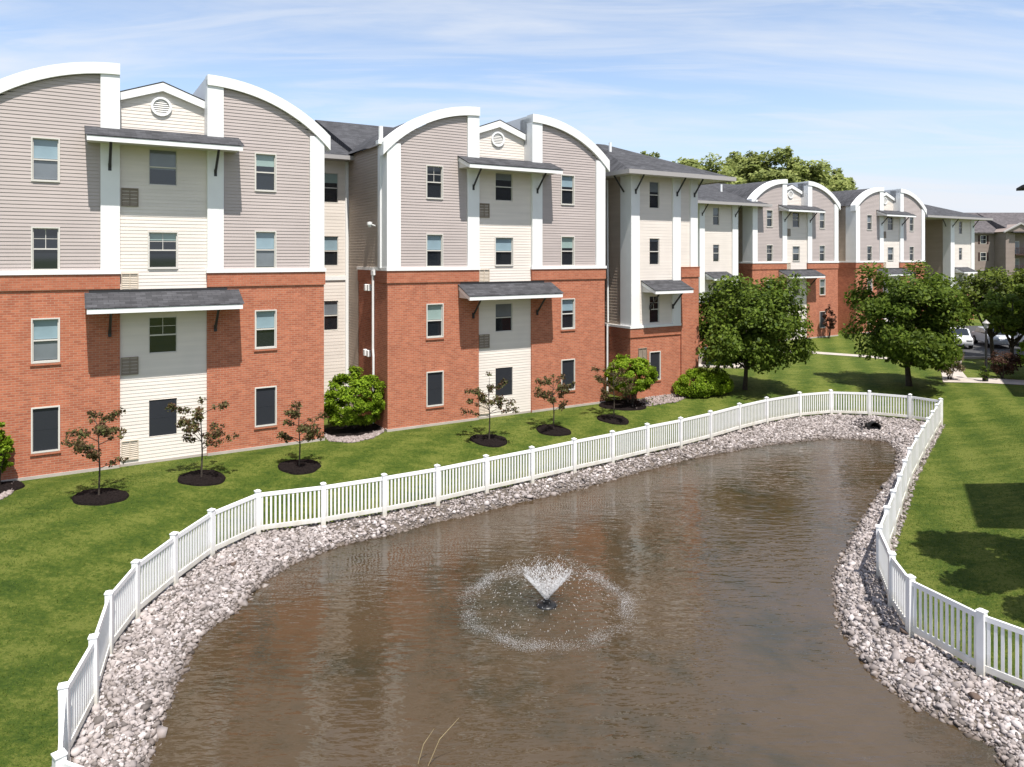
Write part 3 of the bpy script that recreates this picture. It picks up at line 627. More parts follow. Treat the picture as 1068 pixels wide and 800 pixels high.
def link_block(s0, s1, p, depth, label, wins=True, brick=True):
    B = empty('recessed_wing', (s0 * CD - p * SD, s0 * SD + p * CD, 0), TH); tag(B, label, 'apartment wing', 'recessed wings between the gabled blocks')
    w = s1 - s0; y = depth
    wx = 1.78
    hs = [(wx - .33, wx + .33, *l) for l in LV[1:]] if wins else []
    zb = -.4
    m = MB(); wall(m, -.4, w + .4, zb, 11.5, hs, front(y), .15, .006); m.build('siding_wall', M['cream'], B)
    m = MB(); m.box(w - .14, w - .0, y - .06, y + .02, -.3, 11.4); m.box(.05, w - .14, y - .05, y + .02, 6.0, 6.18); m.build('corner_trim', M['white'], B)
    m = MB(); m.prism([(y - .75, 11.62), (y + 6.2, 14.2), (y + 12, 11.6), (y + 12, 11.5), (y - .75, 11.52)], lambda q: (-.6, q[0], q[1]), lambda q: (w + .6, q[0], q[1])); m.build('roof', M['shingle'], B)
    m = MB(); m.box(-.3, w + .1, y - .83, y - .75, 11.42, 11.60); m.box(-.3, w + .1, y - .75, y, 11.42, 11.46); m.build('gutter', M['gutter'], B)
    for l, st in zip(LV[1:], 'hbg'):
        if wins: window(B, wx, l, .66, y, st, surround=False)
    return B
link_block(8.44, 11.02, PA, 4.75, 'narrow recessed cream wing between the two nearest gabled blocks')
link_block(22.17, 24.2, PA, 6.0, 'shaded recess between second gabled block and hip roofed tower', False)
link_block(58.43, 61.05, PB, 2.2, 'narrow grey recess between the two far gabled blocks', False)

def tower(s0, p, w, cols, wx, label, brick_h=3.5, pier=None, roof=None, awn=None, styles='hmds', extras=None):
    B = empty('stair_tower', (s0 * CD - p * SD, s0 * SD + p * CD, 0), TH); tag(B, label, 'apartment tower', 'hip roofed corner towers of the apartment row')
    DP = 9.0; ww = .66
    hs = [(wx - ww / 2, wx + ww / 2, *l) for l in LV]
    m = MB(); wall(m, .2, w - .1, brick_h + .1, 11.1, hs[1:], front(0), .15, .006); m.build('siding_wall', M['cream'], B)
    m = MB(); wall(m, 0, w, -.4, brick_h - .45, hs[:1], front(-.03)); wall(m, -.03, DP, -.4, brick_h - .45, [], left(0)); wall(m, -.03, DP, -.4, brick_h - .45, [], right(w))
    m.build('brick_wall', M['brick'], B)
    m = MB(); m.box(-.04, w, -.075, .2, brick_h - .45, brick_h); m.box(-.04, .2, .2, DP, brick_h - .45, brick_h); m.build('brick_ledge', M['ledge'], B)
    m = MB(); m.box(-.07, w, -.11, .1, brick_h, brick_h + .12); m.box(-.07, .1, .1, DP, brick_h, brick_h + .118); m.build('trim_band', M['white'], B)
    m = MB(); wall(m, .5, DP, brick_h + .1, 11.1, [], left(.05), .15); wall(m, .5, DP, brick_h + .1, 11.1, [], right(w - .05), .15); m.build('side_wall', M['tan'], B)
    for a0, a1 in cols:
        m = MB(); m.box(a0, a1, -.1, .75 if a0 < .1 else .5, brick_h + .12, 11.1); m.build('column', M['white'], B, bevel=.012)
    if pier:
        m = MB(); m.box(pier[0], pier[1], -.12, 6, -.4, BK - .5); m.build('brick_pier', M['brick'], B)
        m = MB(); m.box(pier[0] - .02, pier[1] + .04, -.16, 6, BK - .5, BK); m.box(pier[0] - .02, pier[1] + .06, -.18, 6, BK, BK + .04); m.build('brick_ledge', M['ledge'], B)
    rx0, rx1, ry0, ry1, ax0, ax1, ay, az = roof
    ze = 11.24; m = MB()
    E_ = [(rx0, ry0, ze), (rx1, ry0, ze), (rx1, ry1, ze), (rx0, ry1, ze)]; A0, A1 = (ax0, ay, az), (ax1, ay, az)
    m.quad(E_[0], E_[1], A1, A0); m.poly([E_[1], E_[2], A1]); m.quad(E_[2], E_[3], A0, A1); m.poly([E_[3], E_[0], A0]); m.build('roof', M['shingle'], B)
    m = MB(); m.box(rx0 - .06, rx1 + .06, ry0 - .06, ry0 + .04, 11.06, 11.27); m.box(rx0 - .06, rx0 + .04, ry0 + .04, ry1, 11.06, 11.27); m.box(rx1 - .04, rx1 + .06, ry0 + .04, ry1, 11.06, 11.27); m.build('gutter', M['gutter'], B)
    m = MB(); m.box(rx0 + .04, rx1 - .04, ry0 + .04, ry1, 11.10, 11.14); m.build('soffit', M['soffit'], B)
    if awn: awning(B, awn[0], awn[1], 5.86, 0, 1.0, (awn[0] + .5, awn[1] - .5), (.47, .63))
    for a0, a1 in cols: brace(B, (a0 + a1) / 2, -.1, 10.3, -.72, 11.08)
    m = MB(); m.tube([(-.1, .35, 10.3), (-.72, .35, 11.08)], .045, 6); m.build('brace', M['dark_metal'], B)
    for r in range(4):
        w_ = window(B, wx, LV[r], ww, 0 if r else -.03, styles[3 - r], surround=(r == 0))
        if r == 0: sill(w_, 0, 0, ww, 0)
    if extras: extras(B)
    return B
def t3_extras(B):
    m = MB(); m.tube([(-.14, 1.6, 3.6), (-.14, 1.6, .1)], .05, 8); m.tube([(-.14, 1.6, 11.0), (-.1, 1.6, 3.7)], .05, 8); m.build('downspout', M['white'], B)
    m = MB(); m.box(-.3, -.02, 2.3, 2.6, 2.4, 2.75); m.lathe([(.03, 0), (.13, .05), (.13, .2), (.02, .25)], (-.4, 2.45, 2.35), 10); m.build('wall_light', M['white'], B)
    grille(B, .5, 1.05, 1.9, 2.5, -.03, M['grille_tan'])
    m = MB(); m.tube([(1.35, 3.2, 12.0), (1.35, 3.2, 13.25)], .08, 8); m.build('vent_pipe', M['white'], B)
def t5_extras(B):
    m = MB(); m.tube([(5.5, 2.8, 12.0), (5.5, 2.8, 13.1)], .09, 8); m.build('vent_pipe', M['white'], B)
tower(23.79, PA, 4.57, [(0, .56), (2.8, 3.35), (4.05, 4.57)], 1.61, 'nearest hip roofed stair tower with tall brick pier on its right', 3.5, (3.37, 4.6), (-.85, 6.4, -.95, 11, 2.0, 2.6, 5.2, 13.5), (.75, 3.3), 'hmds', t3_extras)
tower(41.3, PB, 4.27, [(0, .56), (3.62, 4.27)], 1.88, 'middle hip roofed tower left of the far gabled blocks', 3.5, None, (-5.0, 7.2, -.9, 12, -2.5, 5.2, 6.0, 13.6), (.6, 3.0), 'hmhs', t5_extras)
tower(81.3, PC, 4.9, [(0, .75), (4.25, 4.9)], 2.15, 'farthest hip roofed tower at the right end of the row', 3.5, None, (-6.5, 6.4, -1.2, 12, -3.2, 2.2, 6.5, 13.7), (.9, 3.6), 'dmhs')

# ------------------------------------------------------------------ fence
FN = empty('picket_fence', (0, 0, 0)); tag(FN, 'white vinyl picket fence running all round the pond', 'fence')
npost = len(POSTS); fz = [ZF] * npost
pm = MB(); pm.box(-.065, .065, -.065, .065, -.25, 1.19); post_me = pm.mesh('post', M['fence'])
cm = MB(); cm.box(-.077, .077, -.077, .077, 1.19, 1.21); n_ = len(cm.v); cm.v += [(-.07, -.07, 1.21), (.07, -.07, 1.21), (.07, .07, 1.21), (-.07, .07, 1.21), (0, 0, 1.25)]
for i in range(4): cm.f.append((n_ + i, n_ + (i + 1) % 4, n_ + 4))
cap_me = cm.mesh('cap', M['fence'])
for i in range(npost):
    a = POSTS[i - 1]; c = POSTS[(i + 1) % npost]; t = c - a; ang = math.atan2(t[1], t[0])
    o = link('post', post_me, FN); o.location = (*POSTS[i], ZF + rnd.uniform(-.01, .01)); o.rotation_euler = (rnd.uniform(-.006, .006), rnd.uniform(-.006, .006), ang)
    link('cap', cap_me, o)
for i in range(npost):
    a, b_ = POSTS[i], POSTS[(i + 1) % npost]; L = float(np.hypot(*(b_ - a))); ang = math.atan2(b_[1] - a[1], b_[0] - a[0])
    m = MB(); h = .06
    m.box(h, L - h, -.025, .025, 1.03, 1.13); m.box(h, L - h, -.025, .025, .10, .22)
    n = max(3, round((L - .13) / .115))
    for k in range(n):
        x = h + (L - 2 * h) * (k + .5) / n; m.box(x - .027, x + .027, -.012, .012, .22, 1.03)
    o = m.build('picket_panel', M['fence'], FN); o.location = (a[0], a[1], ZF); o.rotation_euler = (0, 0, ang)

# ------------------------------------------------------------------ stones
ico = bmesh.new(); bmesh.ops.create_icosphere(ico, subdivisions=1, radius=1)
IV = np.array([v.co[:] for v in ico.verts]); IF = np.array([[v.index for v in f.verts] for f in ico.faces]); ico.free()
def stones(name, pos, size, m, rng, flat=0.65):
    n = len(pos); k = len(IV)
    sc_ = size[:, None] * rng.uniform(.65, 1.35, (n, 3)); sc_[:, 2] *= flat
    V = (IV[None] + rng.normal(0, .20, (n, k, 3))) * (1 + rng.uniform(-.34, .30, (n, k, 1))) * sc_[:, None, :]
    a = rng.uniform(0, 6.283, n); tl = rng.normal(0, .45, n)
    ca, sa, ct, st = np.cos(a), np.sin(a), np.cos(tl), np.sin(tl)
    y = V[..., 1] * ct[:, None] - V[..., 2] * st[:, None]; z = V[..., 1] * st[:, None] + V[..., 2] * ct[:, None]; x = V[..., 0]
    V = np.stack([x * ca[:, None] - y * sa[:, None], x * sa[:, None] + y * ca[:, None], z], -1) + pos[:, None, :]
    Fq = (IF[None] + (np.arange(n) * k)[:, None, None]).reshape(-1, 3)
    return link(name, np_mesh(name, V.reshape(-1, 3), Fq, m))
rng = np.random.default_rng(11)
lo, hi = POSTS.min(0) - .3, POSTS.max(0) + .3
cand = rng.uniform(lo, hi, (430000, 2)); zz, dw, iw, df, inf = terrain(cand)
keep = (inf & (~iw | (dw < .28)) & (df > .02)) | (~inf & (df < .16) & (rng.random(len(cand)) < .5))
zz = np.where(iw, np.maximum(zz, ZW - .05 - dw * .25), zz); edge = iw & (dw < .28); keep &= ~(edge & (rng.random(len(cand)) < dw / .28))
cand, zz = cand[keep], zz[keep]
far_ = cand[:, 1] > 21; sel = rng.random(len(cand)) < np.where(far_, .62, 1.0); cand, zz = cand[sel], zz[sel]
dq = W(912, 449, 7.95) + np.array((0, .25)); hp_ = np.column_stack([dq[0] + rng.normal(0, .42, 420), dq[1] + rng.uniform(-.25, .9, 420)])
hx = np.abs(hp_[:, 0] - dq[0]); okh = ~((hx < .25) & (hp_[:, 1] < dq[1] - .12)); hp_ = hp_[okh]; hx = hx[okh]
hz = terrain(hp_)[0] + np.where(hx < .3, .40, np.clip(.48 - (hx - .3) * 1.1, 0, .45)) * rng.uniform(.75, 1.05, len(hp_)) * np.clip(1.25 - (hp_[:, 1] - dq[1]), .2, 1)
cand = np.vstack([cand, hp_]); zz = np.concatenate([zz, hz])
sz = np.clip(rng.lognormal(math.log(.035), .37, len(cand)), .024, .12)
riprap = stones('riprap_rocks', np.column_stack([cand, zz + sz * .2]), sz, M['stone'], rng)
tag(riprap, 'pale pinkish grey riprap stones lining the pond bank inside the fence', 'rocks', kind='stuff')
print('riprap', len(cand))
# single dark boulders that stand out in the bank
for px, py, s, lab in ((178, 604, .11, 'brown boulder at the fence foot on the left bank'), (243, 596, .085, 'small dark boulder lying mid bank below the left fence bend'), (943, 673, .10, 'rust brown boulder on the right bank below the fence bend'), (949, 696, .09, 'dark brown boulder low on the right stone bank'), (1018, 736, .10, 'brown boulder low on the right bank near the frame edge')):
    q = W(px, py, 8.0); z = gz(*q)
    o = stones('boulder', np.array([[0, 0, 0.0]]), np.array([s]), M['boulder'], rng, .8); o.location = (q[0], q[1], z + s * .55); tag(o, lab, 'boulder', 'dark boulders on the stone bank')
# culvert
q = W(912, 449, 7.95); c = empty('drain_pipe', (q[0], q[1] + .25, gz(*q) + .12)); tag(c, 'dark drain pipe opening in the stones at far pond end', 'drain pipe')
m = MB(); seg = 20; 
for k in range(seg):
    a0, a1 = 2 * math.pi * k / seg, 2 * math.pi * (k + 1) / seg
    P_ = lambda r, a, y: (r * math.cos(a), y, r * math.sin(a))
    m.quad(P_(.27, a0, -.3), P_(.27, a1, -.3), P_(.235, a1, -.3), P_(.235, a0, -.3)); m.quad(P_(.27, a0, .5), P_(.27, a1, .5), P_(.27, a1, -.3), P_(.27, a0, -.3)); m.quad(P_(.235, a0, -.3), P_(.235, a1, -.3), P_(.235, a1, .5), P_(.235, a0, .5))
m.poly([P_(.235, 2 * math.pi * k / seg, .4) for k in range(seg)]); m.build('pipe', M['black'], c)

# ------------------------------------------------------------------ fountain
q = W(570, 631, HW); FT = empty('pond_fountain', (q[0], q[1], ZW)); tag(FT, 'small pond fountain spraying a low white cone of water', 'fountain')
m = MB(); m.lathe([(.10, -.3), (.22, -.1), (.25, .0), (.2, .04), (.12, .05), (.10, .06)], (0, 0, 0), 20); m.build('float', M['black'], FT, smooth=True)
m = MB(); m.lathe([(.10, .05), (.09, .12), (.06, .14), (.05, .14)], (0, 0, 0), 16); m.build('nozzle', M['black'], FT)
rng = np.random.default_rng(3)
OV = np.array([(1, 0, 0), (-1, 0, 0), (0, 1, 0), (0, -1, 0), (0, 0, 1), (0, 0, -1)], float); OF = np.array([(0, 2, 4), (2, 1, 4), (1, 3, 4), (3, 0, 4), (2, 0, 5), (1, 2, 5), (3, 1, 5), (0, 3, 5)])
def droplets(name, pos, size, parent, stretch=None):                  # tiny beads of water, drawn out along their flight
    n = len(pos); s3 = np.repeat(size[:, None], 3, 1)
    V = OV[None] * s3[:, None, :]
    if stretch is not None:                         # lengthen along the direction of flight
        d = stretch / (np.linalg.norm(stretch, axis=1, keepdims=True) + 1e-9); V = V + (V @ d[:, :, None]) * d[:, None, :] * 3.0
    V = V + pos[:, None, :]; Fq = (OF[None] + (np.arange(n) * 6)[:, None, None]).reshape(-1, 3)
    return link(name, np_mesh(name, V.reshape(-1, 3), Fq, M['droplet'], True), parent)
n = 5600; a = rng.uniform(0, 2 * math.pi, n); te = .93 + rng.normal(0, .12, n) + .10 * np.sin(a * 7 + 1); t = te * rng.random(n) ** .8
sl = 1 + rng.normal(0, .05, n); r = .03 + .50 * t * sl; z = .13 + .70 * t * (1 - .10 * t)
fan = np.column_stack([r * np.cos(a), r * np.sin(a), z]); fv = np.column_stack([.5 * np.cos(a), .5 * np.sin(a), .65 + 0 * a])
n2_ = 1200; b_ = np.round(rng.uniform(0, 60, n2_)) / 60 * 2 * math.pi + rng.normal(0, .02, n2_); u = rng.random(n2_)     # broken streams falling from the fan to the ring
r2 = .5 + (1.83 - .5) * u; z2 = .76 + .32 * u - 1.06 * u * u + rng.normal(0, .03, n2_)
arc = np.column_stack([r2 * np.cos(b_), r2 * np.sin(b_), np.maximum(z2, .02)]); av = np.column_stack([1.33 * np.cos(b_), 1.33 * np.sin(b_), .32 - 2.12 * u])
droplets('spray', np.vstack([fan, arc]), np.concatenate([np.clip(rng.normal(.0052, .0018, n), .0028, .010), np.clip(rng.normal(.0045, .0012, n2_), .0025, .008)]), FT, np.vstack([fv, av]))
n = 20000; a = rng.uniform(0, 2 * math.pi, n)
dens = .55 + .25 * np.sin(a * 3 + 1) + .2 * np.sin(a * 7 + 2) + .15 * np.sin(a * 17) 
k_ = rng.random(n) < np.clip(dens, .12, 1); a = a[k_]; n = len(a)
r = 1.88 + rng.normal(0, .12, n) + .05 * np.sin(a * 9); z = np.abs(rng.normal(0, .045, n)) + .004
droplets('splash_ring', np.column_stack([r * np.cos(a), r * np.sin(a), z]), np.clip(rng.normal(.0038, .0014, n), .002, .009), FT)

# ------------------------------------------------------------------ plants
def leaves_mesh(name, P_, size, m, rng, up=0.7):
    n = len(P_); out = P_ - P_.mean(0); out /= np.linalg.norm(out, axis=1, keepdims=True) + 1e-9; nrm = rng.normal(0, .75, (n, 3)) + out * 1.0; nrm[:, 2] += up; nrm /= np.linalg.norm(nrm, axis=1, keepdims=True)
    t = np.cross(nrm, rng.normal(0, 1, (n, 3))); t /= np.linalg.norm(t, axis=1, keepdims=True) + 1e-9; b_ = np.cross(nrm, t)
    s = (size * rng.uniform(.6, 1.35, n))[:, None]
    V = np.stack([P_ - t * s * .9, P_ + b_ * s * .55 + nrm * s * .12, P_ + t * s * .9, P_ - b_ * s * .55 + nrm * s * .12], 1)
    return np_mesh(name, V.reshape(-1, 3), np.arange(n * 4).reshape(n, 4), m)
def clump_points(rng, n, cen, rad, shell=.45):
    """n leaf positions spread over clumps"""
    k = rng.choice(len(cen), n, p=(rad ** 2) / (rad ** 2).sum()); d = rng.normal(0, 1, (n, 3)); d /= np.linalg.norm(d, axis=1, keepdims=True)
    r = rng.random(n) ** shell
    return cen[k] + d * (r * rad[k])[:, None] * np.array((1, 1, .8))
def crown_clumps(rng, n, rx, rz, cz, inner=.35, cr=(.22, .38), flat_bottom=.75):
    d = rng.normal(0, 1, (n, 3)); d /= np.linalg.norm(d, axis=1, keepdims=True)
    r = inner + (1 - inner) * rng.random(n) ** .6
    lob = 1 + .13 * np.sin(3 * np.arctan2(d[:, 1], d[:, 0]) + rng.uniform(0, 6)) + rng.normal(0, .05, n)
    c = d * (r * lob)[:, None] * np.array((rx, rx, rz)); c[:, 2] = np.where(c[:, 2] < -rz * flat_bottom, -rz * flat_bottom, c[:, 2]) + cz
    return c, rng.uniform(cr[0], cr[1], n) * rx
def tree(px_or_xy, label, seed, rx, rz, cz, nleaf, lsize, m, trunk=.13, fork=1.2, nclump=70, group=None, name='tree', cat='tree', limbs=9, inner=.35, cr=(.2, .34), gaps=1.0, flat=.75):
    rng = np.random.default_rng(seed); x, y = px_or_xy; z = gz(x, y)
    T = empty(name, (x, y, z)); tag(T, label, cat, group)
    c, r = crown_clumps(rng, nclump, rx * .82, rz * .82, cz, inner, cr, flat)
    link('crown', leaves_mesh('crown', clump_points(rng, nleaf, c, r), lsize, m, rng), T)
    mb = MB(); lean = rng.normal(0, .05, 2)
    top = (lean[0] * fork, lean[1] * fork, fork)
    mb.tube([(0, 0, -.15), (0, 0, .1), (lean[0] * fork * .5, lean[1] * fork * .5, fork * .5), top, (lean[0] * fork, lean[1] * fork, cz + rz * .3)], [trunk * 1.5, trunk * 1.1, trunk * .95, trunk * .85, trunk * .25], 10)
    tr = mb.build('trunk', M['bark'], T, smooth=True)
    far = np.argsort(-r + rng.random(len(r)) * .2)[:limbs]; lb = MB()
    for k in far:
        e_ = c[k]; mid = (np.array(top) * .55 + e_ * .45) + np.array((0, 0, -.12 * rz))
        s0 = np.array(top) * (0.85 + .3 * rng.random()); lb.tube([tuple(s0), tuple(mid), tuple(e_)], [trunk * .5, trunk * .32, trunk * .08], 6)
    lb.build('limbs', M['bark'], tr, smooth=True)
    return T
tree(W(777, 408, 7.3), 'round green tree left of the pond end, a green metal box behind it', 29, 3.7, 2.95, 3.55, 30000, .115, M['leaf'], .12, 1.3, 110, 'round green trees on the lawn beyond the pond')
tree(W(948, 407, 7.35), 'largest round green tree just outside the far fence corner', 22, 3.5, 3.2, 3.65, 28000, .12, M['leaf'], .15, 1.2, 90, 'round green trees on the lawn beyond the pond')
tree((33.0, 50.0), 'yellowish green tree behind the lamp post', 23, 3.0, 2.4, 4.2, 9000, .14, M['leaf_yellow'], .13, 1.5, 55, 'trees around the car park')
tree((31.6, 46.2), 'very dark leafy tree right beside the lamp post', 24, 2.0, 1.9, 3.6, 6000, .13, M['leaf'], .12, 1.5, 40, 'trees around the car park')
tree((37.6, 52.0), 'bushy yellowish tree at the right frame edge', 25, 3.0, 2.5, 4.3, 7000, .15, M['leaf_yellow'], .13, 1.5, 45, 'trees around the car park')
tree((13.9, 14.8), 'leafy tree outside the frame that shades the right lawn', 26, 3.2, 2.2, 5.1, 22000, .16, M['leaf'], .12, 1.6, 40)
bgt = [(698, 163, 96, 5.2, 'leftmost of the background trees, next to the tower roof'), (718, 158, 101, 5.2, 'second background tree from the left, just clear of the tower roof'), (738, 159, 104, 6.0, 'background tree with a knobbly low top behind the middle tower roof'), (775, 156, 110, 5.2, 'background tree behind the left curved gable of the far block'),
       (806, 153, 106, 5.4, 'tall background tree with a pointed tip over the far gables'), (838, 157, 108, 6.0, 'broadest and tallest background tree over the far gables'), (864, 172, 112, 4.6, 'background tree stepping down right of the tallest one'), (880, 179, 116, 4.4, 'lowest background tree at the right end of the tree line')]
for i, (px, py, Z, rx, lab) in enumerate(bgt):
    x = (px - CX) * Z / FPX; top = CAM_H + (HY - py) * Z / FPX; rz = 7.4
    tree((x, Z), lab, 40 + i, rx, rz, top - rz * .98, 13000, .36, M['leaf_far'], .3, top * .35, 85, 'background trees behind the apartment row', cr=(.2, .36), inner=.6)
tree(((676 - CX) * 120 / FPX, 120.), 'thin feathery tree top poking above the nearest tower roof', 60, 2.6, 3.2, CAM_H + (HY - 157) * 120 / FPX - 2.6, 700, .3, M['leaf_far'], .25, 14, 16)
for i, (px, py) in enumerate(((1040, 228), (1056, 226), (1068, 222))):
    Z = 190.; tree(((px - CX) * Z / FPX, Z), ('dark tree top behind the left end of the brown building roof', 'dark tree top behind the brown building above its gable', 'dark tree top behind the brown building at the frame edge')[i], 70 + i, 4.5, 5, CAM_H + (HY - py) * Z / FPX - 5, 2000, .5, M['leaf'], .3, 8, 30, 'trees behind the brown building')
def shrub(xy, label, seed, rx, rz, cz, nleaf, lsize, m, name='shrub', cat='shrub', group=None, ry=None, stems=6, inner=.55, rot=0, cr=(.2, .32), ncl=60):
    rng = np.random.default_rng(seed); x, y = xy; T = empty(name, (x, y, gz(x, y)), rot); tag(T, label, cat, group)
    c, r = crown_clumps(rng, ncl, rx * .86, rz * .86, cz, inner, cr, .8)
    P_ = clump_points(rng, nleaf, c, r)
    if ry: P_[:, 1] *= ry / rx
    P_[:, 2] = np.maximum(P_[:, 2], .04)
    link('foliage', leaves_mesh('foliage', P_, lsize, m, rng), T)
    mb = MB()
    for k in range(stems):
        e_ = c[rng.integers(len(c))]; a = rng.uniform(0, 6.28); mb.tube([(.1 * math.cos(a), .1 * math.sin(a), -.05), (e_[0] * .35, e_[1] * .35, max(.15, e_[2] * .5)), tuple(e_)], [.03, .022, .008], 5)
    mb.build('stem', M['bark'], T)
    return T
def mulch(xy, rx, ry, label, group='mulch rings round the saplings', rot=0.0, h=.09, m='mulch', name='mulch_bed', cat='mulch bed'):
    x, y = xy; B = MB(); rg = np.random.default_rng(int(abs(x * 100 + y * 37))); n = 36
    rings = []
    for f in (1.0, .93, .6, .25):
        ring = []
        for k in range(n):
            a = 2 * math.pi * k / n; w = 1 + (.05 * math.sin(3 * a + x) + .02 * math.sin(7 * a + y)) ; qx, qy = rx * f * w * math.cos(a), ry * f * w * math.sin(a)
            gx_, gy_ = qx * math.cos(rot) - qy * math.sin(rot), qx * math.sin(rot) + qy * math.cos(rot)
            ring.append((gx_, gy_, gz(x + gx_, y + gy_) + (-.03 if f == 1 else h * (1 - f * .55) + rg.uniform(0, .02))))
        rings.append(ring)
    for ring in rings: B.v += ring
    for i in range(3):
        for k in range(n): B.f.append((i * n + k, i * n + (k + 1) % n, (i + 1) * n + (k + 1) % n, (i + 1) * n + k))
    B.f.append(tuple(3 * n + k for k in range(n)))
    o = B.build(name, M[m], None); o.location = (x, y, 0); tag(o, label, cat, group); return o
def sapling(px, py, htop, spread, label, seed, mlabel, mr):
    x, y = W(px, py, CAM_H + .35); 
    for _ in range(4): x, y = W(px, py, CAM_H - gz(x, y))
    rng = np.random.default_rng(seed); T = empty('sapling', (x, y, gz(x, y))); tag(T, label, 'sapling', 'young reddish saplings in a row along the facade')
    mulch((x, y + .05), mr * .86, mr * .72, mlabel)
    H = htop; mb = MB(); mb.tube([(0, 0, -.05), (.03, .0, H * .35), (-.02, .02, H * .7), (.02, 0, H * .95)], [.03, .024, .016, .006], 7)
    tr = mb.build('trunk', M['bark'], T); br = MB(); cs = []; rs = []
    for k in range(13):
        z0 = H * rng.uniform(.33, .85); a = k * 2.4 + rng.uniform(-.4, .4); L = spread * rng.uniform(.45, 1.0) * (1.1 - .45 * abs(z0 / H - .55)); e_ = np.array((L * math.cos(a), L * math.sin(a), z0 + L * rng.uniform(.15, .6)))
        mid = np.array((e_[0] * .5, e_[1] * .5, z0 + (e_[2] - z0) * .62)); br.tube([(0, 0, z0), tuple(mid), tuple(e_)], [.013, .009, .004], 5)
        for f in (.55, .8, 1.0):
            cs.append((e_ * f + np.array((0, 0, z0 * (1 - f)))) + rng.normal(0, .03, 3)); rs.append(rng.uniform(.10, .21))
    cs.append(np.array((0, 0, H))); rs.append(.16)
    br.build('branches', M['bark'], tr)
    P_ = clump_points(rng, 1500, np.array(cs), np.array(rs), .6); link('crown', leaves_mesh('crown', P_, .056, M['leaf_red'], rng, .1), T)
    return x, y
for i, a in enumerate([(103, 519, 2.45, .95, 'reddish sapling before the left gable of the nearest block', 'mulch ring of the leftmost sapling', .92),
     (210, 500, 2.55, 1.0, 'tall airy sapling before the cream centre bay of the nearest block', 'mulch ring below the nearest block\'s cream centre bay', .88),
     (312, 488, 2.15, .75, 'small sapling left of the large bright round bush', 'mulch ring left of the large bright round bush', .86),
     (510, 460.5, 2.65, 1.1, 'wide sapling before the cream centre bay of the second block', 'mulch ring below the second block\'s cream centre bay', .9),
     (577, 450, 2.25, .95, 'reddish sapling before the right gable of the second block', 'mulch ring below the second block\'s right gable', .88),
     (640, 438.5, 2.45, 1.05, 'reddish sapling in front of the round bush on stems', 'mulch ring in front of the round bush on stems', .86)]):
    sapling(a[0], a[1], a[2], a[3], a[4], 100 + i, a[5], a[6])
# ragged grass blades standing up out of the mown lawn
rng = np.random.default_rng(77); c = np.vstack([rng.uniform((-17, 9), (14, 33), (105000, 2)), rng.uniform((8, 12), (26, 34), (45000, 2))])
zz, dw, iw, df, inf = terrain(c); wall_d = c @ np.array((-SD, CD)); keep = ~inf & (wall_d < PA - .15) & (df > .03) & (np.abs(c[:, 0]) < .74 * c[:, 1] + 1)
c, zz, df = c[keep], zz[keep], df[keep]; n = len(c); a = rng.uniform(0, 6.283, n); hgt = rng.uniform(.02, .05, n) * np.where(df < .18, 2.2, 1.0); w = rng.uniform(.006, .012, n); lean = rng.normal(0, .025, (n, 2))
b0 = np.column_stack([c, zz - .004]); off_ = np.column_stack([np.cos(a) * w, np.sin(a) * w, np.zeros(n)])
V = np.stack([b0 - off_, b0 + off_, b0 + np.column_stack([lean, hgt])], 1).reshape(-1, 3)
gr_ = link('grass', np_mesh('grass', V, np.arange(3 * n).reshape(n, 3), M['blade'])); tag(gr_, 'short mown grass blades on the lawn, longer along the fence foot', 'grass', kind='stuff'); print('grass', n)
# bushes against the walls
q = W(368, 449, 7.05); mulch((q[0], q[1] + .25), 1.5, 1.0, 'dark mulch under the large bright round bush', 'mulch beds under the wall shrubs', .5)
shrub((q[0], q[1] + .15), 'large bright green round bush in the recess between the two nearest blocks', 130, 1.3, 1.25, 1.3, 17000, .06, M['leaf_bush'], 'round_bush', 'bush', inner=.86, cr=(.15, .21), ncl=150)
q2 = W(655, 421, 7.05); mulch((q2[0] - .2, q2[1] + .1), 1.3, .9, 'dark mulch under the round bush on stems', 'mulch beds under the wall shrubs', .5)
shrub((q2[0] + .1, q2[1] + .1), 'round bush on bare stems in front of the nearest tower', 131, 1.3, .95, 1.45, 14000, .06, M['leaf_bush'], 'round_bush', 'bush', stems=10, inner=.86, cr=(.15, .21), ncl=150)
q3 = W(733, 412, 7.2); shrub((q3[0], q3[1] + .2), 'low oval clipped hedge beside the nearest tower', 132, 1.9, .72, .55, 30000, .055, M['leaf_bush'], 'low_hedge', 'hedge', ry=1.0, rot=.45, inner=.86, cr=(.15, .21), ncl=150)
q4 = W(720, 395, 7.1); shrub(q4, 'tall burgundy shrub at the right corner of the nearest tower', 133, .55, 1.45, 1.5, 1800, .07, M['leaf_burgundy'], 'burgundy_shrub', 'shrub')
q5 = W(865, 353, 7.1); shrub(q5, 'reddish shrub against the brick of the far gabled block', 134, .6, 1.2, 1.75, 1000, .09, M['leaf_burgundy'], 'burgundy_shrub', 'shrub')
q6 = W(990, 396, 7.1); shrub((q6[0], q6[1]), 'pale blossoming shrub at the end of the concrete path', 135, .85, 1.0, 1.05, 1900, .075, M['leaf_pale'], 'pale_shrub', 'shrub')
q7 = W(1050, 396, 7.1); shrub((q7[0], q7[1] + .3), 'dark burgundy shrub right of the lamp post', 136, .9, .85, .95, 2200, .07, M['leaf_burgundy'], 'burgundy_shrub', 'shrub')
q8 = W(1028.5, 399, 7.1); shrub((q8[0] + .1, q8[1] + .3), 'tiny dark conical evergreen at the lamp post foot', 137, .28, .5, .5, 500, .05, M['leaf'], 'evergreen_shrub', 'shrub')
